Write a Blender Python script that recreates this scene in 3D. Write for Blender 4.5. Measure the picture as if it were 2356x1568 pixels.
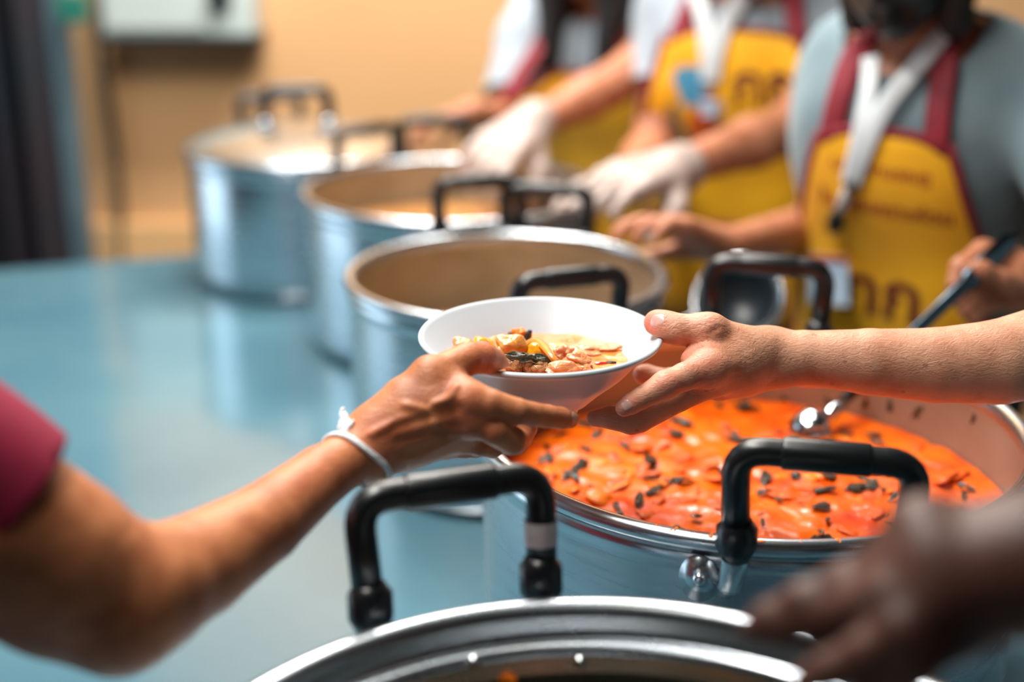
import bpy, bmesh, math, random
import numpy as np
from mathutils import Vector, Matrix, noise

# ------------------------------------------------------------------ scene, camera, world, lights
scene = bpy.context.scene
for o in list(bpy.data.objects):
    bpy.data.objects.remove(o, do_unlink=True)
COL = scene.collection
TABLE = 0.80
HC = TABLE + 0.615            # camera height
PITCH = math.radians(19.0)
FPX = 3050.0
W, H = 2356, 1568
cam_d = bpy.data.cameras.new('camera')
cam_d.sensor_width = 36.0
cam_d.lens = FPX / W * 36.0
cam_d.clip_start = 0.02
cam_d.dof.use_dof = True
cam_d.dof.focus_distance = 0.885
cam_d.dof.aperture_fstop = 2.0
cam = bpy.data.objects.new('camera', cam_d)
cam.location = (0, 0, HC)
cam.rotation_euler = (math.pi/2 - PITCH, 0, 0)
COL.objects.link(cam)
scene.camera = cam

wd = bpy.data.worlds.new('world'); scene.world = wd; wd.use_nodes = True
bg = wd.node_tree.nodes['Background']
bg.inputs['Color'].default_value = (0.66, 0.85, 1.0, 1)
bg.inputs['Strength'].default_value = 2.3
vs = scene.view_settings
vs.view_transform = 'Standard'; vs.look = 'None'; vs.gamma = 1.0
vs.use_curve_mapping = False
vs.exposure = 0.28
CEIL_POWER = 41.0

# ------------------------------------------------------------------ helpers
FWD = np.array([0, math.cos(PITCH), -math.sin(PITCH)])
UP = np.array([0, math.sin(PITCH), math.cos(PITCH)])
RT = np.array([1.0, 0, 0])
CAMP = np.array([0, 0, HC])
def P(px, py, z):
    return CAMP + z*(FWD + (px - W/2)/FPX*RT - (py - H/2)/FPX*UP)
def lin(c):
    c = c/255.0
    return c/12.92 if c <= 0.04045 else ((c+0.055)/1.055)**2.4
def rgb(r, g, b): return (lin(r), lin(g), lin(b), 1.0)

def tag(o, label=None, cat=None, group=None, kind=None):
    if label: o['label'] = label
    if cat: o['category'] = cat
    if group: o['group'] = group
    if kind: o['kind'] = kind
    return o
def empty(name, loc=(0, 0, 0), rz=0.0, parent=None):
    o = bpy.data.objects.new(name, None); COL.objects.link(o)
    o.location = loc; o.rotation_euler = (0, 0, rz); o.empty_display_size = 0.02
    if parent: o.parent = parent
    return o
def link(name, me, mat=None, parent=None, smooth=True):
    o = bpy.data.objects.new(name, me); COL.objects.link(o)
    if mat is not None and not me.materials: me.materials.append(mat)
    if smooth and len(me.polygons):
        me.polygons.foreach_set('use_smooth', [True]*len(me.polygons))
    if parent: o.parent = parent
    return o
def mesh(name, vs_, fs):
    me = bpy.data.meshes.new(name)
    me.from_pydata([tuple(map(float, v)) for v in vs_], [], [tuple(f) for f in fs]); me.update()
    return me
def box_me(name, x0, x1, y0, y1, z0, z1, bev=0.0):
    bm = bmesh.new(); bmesh.ops.create_cube(bm, size=1.0)
    for v in bm.verts:
        v.co = Vector(((x0+x1)/2 + v.co.x*(x1-x0), (y0+y1)/2 + v.co.y*(y1-y0), (z0+z1)/2 + v.co.z*(z1-z0)))
    if bev: bmesh.ops.bevel(bm, geom=bm.edges[:], offset=bev, segments=3, affect='EDGES', profile=0.5)
    me = bpy.data.meshes.new(name); bm.to_mesh(me); bm.free(); return me
def lathe_me(name, prof, n=96, close=False):
    vsx, fs = [], []
    m = len(prof)
    for i in range(n):
        a = 2*math.pi*i/n
        for r, z in prof: vsx.append((r*math.cos(a), r*math.sin(a), z))
    for i in range(n):
        j = (i+1) % n
        for k in range(m-1 if not close else m):
            k2 = (k+1) % m
            fs.append((i*m+k, j*m+k, j*m+k2, i*m+k2))
    me = mesh(name, vsx, fs)
    bm = bmesh.new(); bm.from_mesh(me)
    bmesh.ops.remove_doubles(bm, verts=bm.verts[:], dist=1e-6)
    bmesh.ops.recalc_face_normals(bm, faces=bm.faces[:]); bm.to_mesh(me); bm.free()
    return me
def catmull(pts, sub=8):
    pts = [np.array(p, float) for p in pts]
    out = []
    for i in range(len(pts)-1):
        p0 = pts[max(i-1, 0)]; p1 = pts[i]; p2 = pts[i+1]; p3 = pts[min(i+2, len(pts)-1)]
        for s in range(sub):
            t = s/sub
            out.append(0.5*((2*p1) + (-p0+p2)*t + (2*p0-5*p1+4*p2-p3)*t*t + (-p0+3*p1-3*p2+p3)*t**3))
    out.append(pts[-1]); return out
def tube_me(name, pts, rad, n=12, ref=(0, 0, 1), flat=1.0, caps=True):
    """tube along pts; rad scalar or list; flat scales the second axis"""
    pts = [np.array(p, float) for p in pts]
    if np.isscalar(rad): rad = [rad]*len(pts)
    vsx, fs = [], []
    ref = np.array(ref, float)
    for i, p in enumerate(pts):
        t = pts[min(i+1, len(pts)-1)] - pts[max(i-1, 0)]; t = t/(np.linalg.norm(t)+1e-12)
        a = np.cross(t, ref)
        if np.linalg.norm(a) < 1e-3: a = np.cross(t, np.array([1, 0.3, 0]))
        a /= np.linalg.norm(a); b = np.cross(a, t)
        for k in range(n):
            th = 2*math.pi*k/n
            vsx.append(p + rad[i]*(math.cos(th)*a + flat*math.sin(th)*b))
    for i in range(len(pts)-1):
        for k in range(n):
            k2 = (k+1) % n
            fs.append((i*n+k, i*n+k2, (i+1)*n+k2, (i+1)*n+k))
    if caps:
        fs.append(tuple(range(n-1, -1, -1))); fs.append(tuple(range((len(pts)-1)*n, len(pts)*n)))
    return mesh(name, vsx, fs)

# ------------------------------------------------------------------ materials
def nodes_of(name):
    m = bpy.data.materials.new(name); m.use_nodes = True
    nt = m.node_tree; b = nt.nodes['Principled BSDF']
    return m, nt, b
def mat(name, c1, c2=None, scale=8.0, rough=0.5, metal=0.0, bump=0.0, bscale=40.0, sss=0.0, stretch=(1, 1, 1),
        detail=4.0, coat=0.0, spec=0.5, sheen=0.0, rvar=0.0, contrast=(0.35, 0.65), sss_col=(1, .35, .2), alpha=1.0, trans=0.0):
    m, nt, b = nodes_of(name)
    N, L = nt.nodes, nt.links
    b.inputs['Roughness'].default_value = rough
    b.inputs['Metallic'].default_value = metal
    b.inputs['Specular IOR Level'].default_value = spec
    b.inputs['Base Color'].default_value = c1
    b.inputs['Coat Weight'].default_value = coat
    b.inputs['Coat Roughness'].default_value = 0.08
    b.inputs['Sheen Weight'].default_value = sheen
    b.inputs['Alpha'].default_value = alpha
    b.inputs['Transmission Weight'].default_value = trans
    if sss:
        b.inputs['Subsurface Weight'].default_value = sss
        b.inputs['Subsurface Radius'].default_value = sss_col
        b.inputs['Subsurface Scale'].default_value = 0.006
    tc = N.new('ShaderNodeTexCoord'); mp = N.new('ShaderNodeMapping')
    mp.inputs['Scale'].default_value = stretch
    L.new(tc.outputs['Object'], mp.inputs['Vector'])
    if c2 is not None:
        nz = N.new('ShaderNodeTexNoise'); nz.inputs['Scale'].default_value = scale; nz.inputs['Detail'].default_value = detail
        L.new(mp.outputs['Vector'], nz.inputs['Vector'])
        rp = N.new('ShaderNodeValToRGB')
        rp.color_ramp.elements[0].position = contrast[0]; rp.color_ramp.elements[1].position = contrast[1]
        rp.color_ramp.elements[0].color = c1; rp.color_ramp.elements[1].color = c2
        L.new(nz.outputs['Fac'], rp.inputs['Fac']); L.new(rp.outputs['Color'], b.inputs['Base Color'])
        if rvar:
            mr = N.new('ShaderNodeMapRange'); mr.inputs['To Min'].default_value = rough; mr.inputs['To Max'].default_value = rough+rvar
            L.new(nz.outputs['Fac'], mr.inputs['Value']); L.new(mr.outputs['Result'], b.inputs['Roughness'])
    if bump:
        nb = N.new('ShaderNodeTexNoise'); nb.inputs['Scale'].default_value = bscale; nb.inputs['Detail'].default_value = 5
        L.new(mp.outputs['Vector'], nb.inputs['Vector'])
        bp = N.new('ShaderNodeBump'); bp.inputs['Strength'].default_value = bump; bp.inputs['Distance'].default_value = 0.002
        L.new(nb.outputs['Fac'], bp.inputs['Height']); L.new(bp.outputs['Normal'], b.inputs['Normal'])
    return m

def skin_mat(name, base, dark, red, spot=0.35, bump=0.5, wr=420.0, rough=0.42):
    """skin: mottled base, reddish knuckles / tips from the 'flush' attribute, fine crossed wrinkles as relief"""
    m, nt, b = nodes_of(name); N, L = nt.nodes, nt.links
    tc = N.new('ShaderNodeTexCoord')
    n1 = N.new('ShaderNodeTexNoise'); n1.inputs['Scale'].default_value = 45; n1.inputs['Detail'].default_value = 6
    L.new(tc.outputs['Object'], n1.inputs['Vector'])
    r1 = N.new('ShaderNodeValToRGB'); r1.color_ramp.elements[0].color = base; r1.color_ramp.elements[1].color = dark
    r1.color_ramp.elements[0].position = 0.42; r1.color_ramp.elements[1].position = 0.72
    L.new(n1.outputs['Fac'], r1.inputs['Fac'])
    at = N.new('ShaderNodeAttribute'); at.attribute_name = 'flush'
    mx = N.new('ShaderNodeMixRGB'); L.new(at.outputs['Fac'], mx.inputs['Fac']); L.new(r1.outputs['Color'], mx.inputs['Color1'])
    mx.inputs['Color2'].default_value = red
    vo = N.new('ShaderNodeTexVoronoi'); vo.inputs['Scale'].default_value = 75; L.new(tc.outputs['Object'], vo.inputs['Vector'])
    n3 = N.new('ShaderNodeTexNoise'); n3.inputs['Scale'].default_value = 30; L.new(tc.outputs['Object'], n3.inputs['Vector'])
    lt = N.new('ShaderNodeMath'); lt.operation = 'LESS_THAN'; lt.inputs[1].default_value = 0.13
    L.new(vo.outputs['Distance'], lt.inputs[0])
    gt = N.new('ShaderNodeMath'); gt.operation = 'GREATER_THAN'; gt.inputs[1].default_value = 0.56; L.new(n3.outputs['Fac'], gt.inputs[0])
    mu = N.new('ShaderNodeMath'); mu.operation = 'MULTIPLY'; L.new(lt.outputs[0], mu.inputs[0]); L.new(gt.outputs[0], mu.inputs[1])
    mu2 = N.new('ShaderNodeMath'); mu2.operation = 'MULTIPLY'; mu2.inputs[1].default_value = spot; L.new(mu.outputs[0], mu2.inputs[0])
    mx2 = N.new('ShaderNodeMixRGB'); L.new(mu2.outputs[0], mx2.inputs['Fac']); L.new(mx.outputs['Color'], mx2.inputs['Color1'])
    mx2.inputs['Color2'].default_value = (dark[0]*.45, dark[1]*.38, dark[2]*.35, 1)
    L.new(mx2.outputs['Color'], b.inputs['Base Color'])
    b.inputs['Roughness'].default_value = rough; b.inputs['Specular IOR Level'].default_value = .32
    b.inputs['Subsurface Weight'].default_value = 0.12
    b.inputs['Subsurface Radius'].default_value = (1, .36, .2); b.inputs['Subsurface Scale'].default_value = 0.004
    # relief: coarse folds + fine cells
    mp = N.new('ShaderNodeMapping'); mp.inputs['Scale'].default_value = (0.8, 1.6, 1.6); L.new(tc.outputs['Object'], mp.inputs['Vector'])
    n2 = N.new('ShaderNodeTexNoise'); n2.inputs['Scale'].default_value = 170; n2.inputs['Detail'].default_value = 6; n2.inputs['Distortion'].default_value = 2.0
    L.new(mp.outputs['Vector'], n2.inputs['Vector'])
    v2 = N.new('ShaderNodeTexVoronoi'); v2.inputs['Scale'].default_value = wr; v2.feature = 'DISTANCE_TO_EDGE'
    L.new(mp.outputs['Vector'], v2.inputs['Vector'])
    ad = N.new('ShaderNodeMath'); ad.operation = 'MULTIPLY_ADD'; ad.inputs[1].default_value = 0.25
    L.new(v2.outputs['Distance'], ad.inputs[0]); L.new(n2.outputs['Fac'], ad.inputs[2])
    bp = N.new('ShaderNodeBump'); bp.inputs['Strength'].default_value = bump; bp.inputs['Distance'].default_value = 0.0022
    L.new(ad.outputs[0], bp.inputs['Height']); L.new(bp.outputs['Normal'], b.inputs['Normal'])
    return m

M = {}
M['wall'] = mat('ochre_plaster', rgb(220, 172, 122), rgb(214, 164, 112), 1.5, 0.75, bump=.1, bscale=60)
M['wall_light'] = mat('pale_ochre', rgb(230, 186, 132), rgb(226, 178, 122), 2, 0.7)
M['wall_dim'] = mat('slate_plaster', rgb(64, 78, 84), rgb(56, 70, 76), 3, .8)
M['floor'] = mat('concrete_floor', rgb(58, 66, 70), rgb(50, 58, 62), 4, .5)
M['ceil'] = mat('ceiling_boards', rgb(58, 68, 72), rgb(48, 58, 62), 3, .8)
M['table'] = mat('blue_table_cover', rgb(72, 110, 126), rgb(88, 124, 136), 4, .12, rvar=.12, coat=.6, bump=.06, bscale=14, contrast=(.3, .7))
M['table_leg'] = mat('steel_leg', rgb(120, 124, 128), None, rough=.4, metal=1)
M['alu'] = mat('brushed_aluminium', rgb(206, 212, 216), rgb(190, 198, 206), 30, .2, 1.0, bump=.05, bscale=60, stretch=(.6, .6, 6), rvar=.12)
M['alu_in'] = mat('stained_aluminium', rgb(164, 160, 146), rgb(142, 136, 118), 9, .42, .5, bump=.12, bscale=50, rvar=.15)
M['alu_shaded'] = mat('shaded_aluminium', rgb(84, 92, 84), rgb(70, 78, 70), 9, .4, .6, bump=.1, bscale=50)  # darker copy of the inner metal, painting in the shade inside the nearest pot
M['rivet'] = mat('rivet_metal', rgb(205, 210, 212), None, rough=.25, metal=1)
M['black'] = mat('black_bakelite', rgb(13, 17, 20), rgb(18, 23, 26), 20, .32, bump=.04, bscale=120, spec=.55)
M['tape'] = mat('clear_tape', rgb(206, 190, 196), rgb(232, 222, 222), 60, .2, alpha=.85)
M['bowl'] = mat('white_melamine', rgb(188, 196, 203), rgb(184, 193, 200), 6, .4, coat=.12, sss=.0)
M['glove'] = mat('white_glove', rgb(182, 166, 158), rgb(168, 146, 136), 25, .45, bump=.4, bscale=60, sss=.2, sss_col=(1, .8, .7))
M['shirt_white'] = mat('white_cotton', rgb(158, 168, 176), rgb(146, 156, 166), 10, .85, bump=.3, bscale=30, sheen=.2)
M['shirt_grey'] = mat('pale_grey_cotton', rgb(122, 142, 148), rgb(104, 126, 134), 9, .85, bump=.4, bscale=22, sheen=.2)
M['magenta'] = mat('magenta_cotton', rgb(150, 6, 54), rgb(120, 4, 42), 16, .85, bump=.3, bscale=30)
M['yellow'] = mat('yellow_apron_cloth', rgb(255, 186, 0), rgb(254, 176, 0), 7, .7, bump=.3, bscale=18, sheen=.2)
M['maroon'] = mat('maroon_trim', rgb(142, 24, 40), rgb(120, 18, 36), 18, .7, bump=.2, bscale=80)
M['print_red'] = mat('red_print', rgb(168, 44, 28), rgb(150, 34, 26), 20, .6)
M['print_maroon'] = mat('maroon_print', rgb(110, 18, 32), rgb(96, 14, 28), 20, .6)
M['print_blue'] = mat('blue_print', rgb(84, 170, 204), rgb(70, 150, 190), 12, .6)
M['print_orange'] = mat('orange_print', rgb(226, 108, 40), rgb(214, 92, 36), 12, .6)
M['print_teal'] = mat('teal_print', rgb(84, 120, 126), rgb(110, 134, 110), 12, .6)
M['print_pale'] = mat('pale_print', rgb(226, 206, 214), None, rough=.6)
M['hair'] = mat('dark_hair', rgb(20, 16, 16), rgb(34, 25, 23), 60, .55, stretch=(6, 6, 1), bump=.6, bscale=90)
M['trousers'] = mat('dark_trousers', rgb(34, 40, 52), rgb(28, 32, 44), 12, .8, bump=.3)
M['shoe'] = mat('dark_shoe', rgb(24, 24, 28), None, rough=.5)
M['string'] = mat('white_cotton_string', rgb(240, 242, 244), rgb(220, 224, 228), 300, .8, bump=.5, bscale=500, sheen=.3)
M['lanyard'] = mat('white_lanyard', rgb(222, 228, 230), rgb(206, 212, 216), 30, .6)
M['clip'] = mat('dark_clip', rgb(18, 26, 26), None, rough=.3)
M['steel'] = mat('polished_steel', rgb(208, 212, 214), rgb(196, 200, 204), 20, .16, 1.0)
M['dark_reflection_steel'] = mat('dark_reflection_steel', rgb(84, 98, 108), rgb(70, 84, 94), 20, .25, 1.0)  # ladle handle steel, darkened to paint in the dark reflection on it
M['curtain'] = mat('dark_curtain', rgb(26, 36, 46), rgb(40, 34, 42), 5, .8, bump=.3)
M['post'] = mat('grey_post', rgb(86, 108, 116), rgb(72, 92, 100), 8, .5)
M['panel_white'] = mat('white_enamel', rgb(196, 208, 204), rgb(184, 198, 196), 4, .4)
M['panel_dark'] = mat('dark_plastic', rgb(28, 36, 42), None, rough=.4)
M['cable'] = mat('dark_cable', rgb(78, 66, 46), rgb(70, 60, 44), 10, .6)
M['nail'] = mat('finger_nail', rgb(214, 156, 146), rgb(222, 172, 162), 120, .2, coat=.3)
M['nail_dark'] = mat('finger_nail_tan', rgb(206, 160, 134), rgb(190, 140, 116), 120, .22, coat=.4)
M['skin_server'] = skin_mat('skin_light', rgb(216, 160, 130), rgb(192, 130, 100), rgb(226, 128, 108), spot=.4, bump=.36)
M['skin_recipient'] = skin_mat('skin_tan', rgb(196, 126, 84), rgb(160, 92, 58), rgb(214, 118, 88), spot=.25, bump=.3)
M['skin_back'] = skin_mat('skin_mid', rgb(186, 122, 90), rgb(160, 98, 70), rgb(214, 120, 98), spot=0, bump=.2)
M['skin_shaded'] = skin_mat('skin_brown_shaded', rgb(84, 52, 42), rgb(66, 40, 33), rgb(160, 90, 76), spot=0, bump=.2)  # skin darkened: shade on the foreground hand is put into the colour
M['eye'] = mat('eye_white', rgb(230, 226, 220), None, rough=.2)
M['lip'] = mat('lip', rgb(176, 96, 86), None, rough=.4)

def area(name, loc, size, power, col, rot=(0, 0, 0), parent=None):
    l = bpy.data.lights.new(name, 'AREA'); l.shape = 'RECTANGLE'; l.size = size[0]; l.size_y = size[1]
    l.energy = power; l.color = col
    o = bpy.data.objects.new(name, l); COL.objects.link(o); o.location = loc; o.rotation_euler = rot
    if parent: o.parent = parent
    return o

# ------------------------------------------------------------------ signed distance modelling
class SDF:
    def __init__(self): self.ops = []
    def cone(self, a, b, ra, rb, k=0.004, grp=0, sub=False):
        self.ops.append(('c', np.array(a, float), np.array(b, float), float(ra), float(rb), k, sub)); return self
    def ell(self, c, axes, radii, k=0.004, sub=False):
        self.ops.append(('e', np.array(c, float), np.array(axes, float), np.array(radii, float), None, k, sub)); return self
    def ball(self, c, r, k=0.004, sub=False): return self.cone(c, np.array(c)+1e-6, r, r, k, sub=sub)
    @staticmethod
    def _val(op, X):
        if op[0] == 'c':
            a, b, ra, rb = op[1:5]
            ab = b-a; l2 = float(ab@ab)+1e-12
            d = X-a
            t = np.clip((d@ab.astype(X.dtype))/l2, 0, 1)
            q = d - t[..., None]*ab.astype(X.dtype)
            return np.sqrt(np.einsum('...i,...i->...', q, q)) - (ra + (rb-ra)*t)
        c, A, r = op[1:4]
        d = (X-c)@A.T.astype(X.dtype)
        k0 = np.sqrt(((d/r)**2).sum(-1)); k1 = np.sqrt(((d/(r*r))**2).sum(-1))+1e-9
        return k0*(k0-1)/k1
    @staticmethod
    def _bb(op):
        if op[0] == 'c':
            a, b, ra, rb = op[1:5]
            r = max(ra, rb); return np.minimum(a, b)-r, np.maximum(a, b)+r
        c, A, r = op[1:4]; e = np.abs(A.T)@r
        return c-e, c+e
    @staticmethod
    def _comb(f, v, k, sub):
        if sub:
            h = np.clip(0.5 - 0.5*(f+v)/k, 0, 1)
            return f*(1-h) + (-v)*h + k*h*(1-h)
        h = np.clip(0.5 + 0.5*(f-v)/k, 0, 1)
        return f*(1-h) + v*h - k*h*(1-h)
    def at(self, X):
        X = np.atleast_2d(np.asarray(X, float)); f = np.full(len(X), 10.0)
        for op in self.ops: f = self._comb(f, self._val(op, X), op[5], op[6])
        return f
    def grad(self, X, e=4e-4):
        X = np.atleast_2d(X); g = np.stack([self.at(X+np.eye(3)[i]*e) - self.at(X-np.eye(3)[i]*e) for i in range(3)], -1)
        return g/(np.linalg.norm(g, axis=1, keepdims=True)+1e-9)
    def march(self, X, d, tmax=0.6, off=0.0):
        """from X along d (one direction or one per point) onto the surface; misses come back as nan"""
        X = np.atleast_2d(np.asarray(X, float)).copy(); d = np.atleast_2d(np.asarray(d, float)); d = d/np.linalg.norm(d, axis=1, keepdims=True)
        d = np.broadcast_to(d, X.shape)
        t = np.zeros(len(X)); hit = np.zeros(len(X), bool); live = np.arange(len(X))
        for _ in range(70):
            if not len(live): break
            f = self.at(X[live] + t[live, None]*d[live]) - off
            h_ = f < 4e-4; hit[live[h_]] = True
            t[live] = np.where(h_, t[live], t[live] + np.maximum(f, 3e-4)*0.92)
            live = live[(~h_) & (t[live] < tmax)]
        out = X + t[:, None]*d
        out[(~hit) | (t > tmax)] = np.nan
        return out
    def mesh(self, name, h, carve=None, smooth=1, lo=None, hi=None):
        bbs = [self._bb(o) for o in self.ops if not o[6]]
        l0 = np.min([b[0] for b in bbs], 0)-4*h; h0 = np.max([b[1] for b in bbs], 0)+4*h
        if lo is not None: l0 = np.maximum(l0, lo)
        if hi is not None: h0 = np.minimum(h0, hi)
        n = np.ceil((h0-l0)/h).astype(int)+1
        F = np.full(n, 1.0, np.float32)
        for op in self.ops:
            a, b = self._bb(op); mrg = op[5]+4*h
            i0 = np.clip(np.floor((a-mrg-l0)/h).astype(int), 0, n-1); i1 = np.clip(np.ceil((b+mrg-l0)/h).astype(int)+1, 1, n)
            if np.any(i1 <= i0): continue
            ax = [(l0[d]+h*np.arange(i0[d], i1[d])).astype(np.float32) for d in range(3)]
            X = np.stack(np.meshgrid(*ax, indexing='ij'), -1)
            s = tuple(slice(i0[d], i1[d]) for d in range(3))
            F[s] = self._comb(F[s], self._val(op, X).astype(np.float32), op[5], op[6])
        if carve is not None:
            idx = np.argwhere(F < 4*h)
            X = l0 + h*idx
            F[tuple(idx.T)] = np.maximum(F[tuple(idx.T)], carve(X).astype(np.float32))
        F = np.clip(F, -3*h, 3*h)
        vs_, fs = surface_nets(F, l0, h)
        for _ in range(smooth): vs_ = relax(vs_, fs)
        return mesh_np(name, vs_, fs)

def surface_nets(F, l0, h):
    S = F < 0
    nx, ny, nz = F.shape
    C = [(i, j, k) for i in (0, 1) for j in (0, 1) for k in (0, 1)]
    cnt = np.zeros((nx-1, ny-1, nz-1), np.int8)
    for i, j, k in C: cnt += S[i:nx-1+i, j:ny-1+j, k:nz-1+k]
    act = (cnt > 0) & (cnt < 8)
    cid = -np.ones(act.shape, np.int32); idx = np.argwhere(act); cid[act] = np.arange(len(idx))
    val = np.stack([F[idx[:, 0]+i, idx[:, 1]+j, idx[:, 2]+k] for i, j, k in C], 1)
    acc = np.zeros((len(idx), 3)); num = np.zeros(len(idx))
    Ca = np.array(C, float)
    for a in range(8):
        for b in range(a+1, 8):
            if np.abs(Ca[a]-Ca[b]).sum() != 1: continue
            va, vb = val[:, a], val[:, b]; m = (va < 0) != (vb < 0)
            t = np.where(m, va/np.where(m, va-vb, 1), 0)
            acc += m[:, None]*(Ca[a] + t[:, None]*(Ca[b]-Ca[a])); num += m
    V = l0 + h*(idx + acc/num[:, None])
    faces = []
    for d in range(3):
        e, g = (d+1) % 3, (d+2) % 3
        sl0 = [slice(None)]*3; sl1 = [slice(None)]*3
        sl0[d] = slice(0, F.shape[d]-1); sl1[d] = slice(1, F.shape[d])
        for q in (e, g):
            sl0[q] = slice(1, F.shape[q]-1); sl1[q] = slice(1, F.shape[q]-1)
        A, B = S[tuple(sl0)], S[tuple(sl1)]
        ed = np.argwhere(A != B)
        if not len(ed): continue
        fl = A[tuple(ed.T)]
        base = ed.copy(); base[:, e] += 1; base[:, g] += 1
        def cc(de, dg):
            q = base.copy(); q[:, e] -= de; q[:, g] -= dg
            return cid[tuple(q.T)]
        q = np.stack([cc(1, 1), cc(0, 1), cc(0, 0), cc(1, 0)], 1)
        q[~fl] = q[~fl][:, ::-1]
        faces.append(q)
    return V, np.concatenate(faces)
def relax(V, Fq, w=0.5):
    a = np.concatenate([Fq[:, 0], Fq[:, 1], Fq[:, 2], Fq[:, 3]]); b = np.concatenate([Fq[:, 1], Fq[:, 2], Fq[:, 3], Fq[:, 0]])
    ii = np.concatenate([a, b]); jj = np.concatenate([b, a]); n = np.bincount(ii, minlength=len(V))
    acc = np.stack([np.bincount(ii, weights=V[jj, c], minlength=len(V)) for c in range(3)], 1)
    return V*(1-w) + w*acc/np.maximum(n, 1)[:, None]
def mesh_np(name, V, Fq):
    me = bpy.data.meshes.new(name)
    me.vertices.add(len(V)); me.vertices.foreach_set('co', V.astype(np.float32).ravel())
    me.loops.add(Fq.size); me.loops.foreach_set('vertex_index', Fq.astype(np.int32).ravel())
    me.polygons.add(len(Fq)); me.polygons.foreach_set('loop_start', np.arange(0, Fq.size, 4, dtype=np.int32))
    me.polygons.foreach_set('use_smooth', np.ones(len(Fq), bool))
    me.update(calc_edges=True); me.validate()
    return me
def join_me(name, mes):
    Vs, Fs, n, fl = [], [], 0, []
    for me in mes:
        v = np.empty(len(me.vertices)*3, np.float32); me.vertices.foreach_get('co', v)
        f = np.empty(len(me.loops), np.int32); me.loops.foreach_get('vertex_index', f)
        Vs.append(v.reshape(-1, 3)); Fs.append(f.reshape(-1, 4)+n); n += len(me.vertices)
    return mesh_np(name, np.concatenate(Vs), np.concatenate(Fs))
def co_of(me):
    v = np.empty(len(me.vertices)*3, np.float32); me.vertices.foreach_get('co', v); return v.reshape(-1, 3).astype(float)
def flush_attr(me, spots):
    """per-vertex colour of the skin itself: redder knuckles and finger tips"""
    V = co_of(me); f = np.zeros(len(V))
    for c, r, w in spots:
        d = np.linalg.norm(V-np.array(c), axis=1); f = np.maximum(f, w*np.exp(-(d/r)**2))
    a = me.attributes.new('flush', 'FLOAT', 'POINT'); a.data.foreach_set('value', f.astype(np.float32))
def wrinkle(me, spots, amp=0.00025):
    """fine transverse folds of skin at joints: (centre, axis, radius, wavelength, weight)"""
    V = co_of(me); Nn = np.empty(len(V)*3, np.float32); me.vertices.foreach_get('normal', Nn); Nn = Nn.reshape(-1, 3)
    D = np.zeros(len(V))
    for c, ax, r, wl, w in spots:
        d = V-np.array(c); ax = np.array(ax)/np.linalg.norm(ax); rr = np.linalg.norm(d, axis=1)
        m = rr < 2.2*r
        s = d[m]@ax
        wob = 0.35*wl*np.sin(d[m, 0]*900+d[m, 2]*700)
        D[m] += w*amp*np.exp(-(rr[m]/r)**2)*(-np.abs(np.sin(math.pi*(s+wob)/wl))**0.5)*-1
    V = V + Nn*D[:, None]
    me.vertices.foreach_set('co', V.astype(np.float32).ravel()); me.update()

# ------------------------------------------------------------------ room
WALL_Y = 3.05
def struct(name, me, m, parent=None, smooth=False):
    o = link(name, me, m, parent, smooth)
    if parent is None: o['kind'] = 'structure'
    return o
struct('floor', box_me('floor', -3.3, 2.6, -2.6, WALL_Y+.1, -0.1, 0.0), M['floor'])
wb = struct('wall_back', box_me('wall_back', -3.3, 2.6, WALL_Y, WALL_Y+.12, 0, 3.2), M['wall'])
struct('wall_right', box_me('wall_right', 2.6, 2.72, -2.6, WALL_Y+.12, 0, 3.2), M['wall_dim'])
struct('wall_front', box_me('wall_front', -3.3, 2.6, -2.72, -2.6, 0, 3.2), M['wall_dim'])
struct('wall_left', box_me('wall_left', -3.3, -3.2, -2.6, 1.2, 0, 3.2), M['wall_dim'])
struct('trim_2', box_me('trim_2', -3.3, -3.2, 1.2, WALL_Y, 2.5, 3.2), M['wall_dim'])
struct('ceiling', box_me('ceiling', -3.3, 2.72, -2.72, WALL_Y+.12, 3.2, 3.3), M['ceil'])
# pale dado rail low on the back wall, seen just above the table edge
z0 = P(300, 584, 1)[2]
def z_on_wall(py, yy=WALL_Y):
    d = P(1178, py, 1)-CAMP; return HC + d[2]/d[1]*yy
struct('trim_1', box_me('trim_1', -3.3, 2.6, WALL_Y-.02, WALL_Y, z_on_wall(640), z_on_wall(508), .004), M['wall_light'])

def ceiling_lamp(loc, rz, power, L=1.2, label=''):
    r = empty('ceiling_lamp', loc, rz)
    tag(r, label, 'lamp', 'strip lamps under the ceiling')
    link('housing', box_me('lamp_housing', -L/2, L/2, -.09, .09, .02, .09, .006), M['panel_white'], r, False)
    for dy in (-.045, .045):
        t = link('tube', tube_me('lamp_tube', [(-L/2+.03, dy, 0), (L/2-.03, dy, 0)], .014), TUBE, r)
    area('tube_light', (0, 0, -.03), (L, .2), power, (1.0, .96, .90), (0, 0, 0), r)
TUBE, _nt, _b = nodes_of('lamp_tube_glow')
_b.inputs['Emission Color'].default_value = (1, .96, .90, 1); _b.inputs['Emission Strength'].default_value = 6
for (x, y, rz, pw, lb) in ((-.20, 1.70, 1.88, .36, 'strip lamp under the ceiling above the stock pots'),
                           (-.10, 2.40, 0.0, 1.1, 'strip lamp under the ceiling near the ochre back wall'),
                           (-.55, .95, 1.88, .82, 'added fill lamp above the left edge of the table')):  # last lamp is added as fill for the sides facing the camera
    ceiling_lamp((x, y, 2.55), rz, CEIL_POWER*pw, label=lb)

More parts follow.
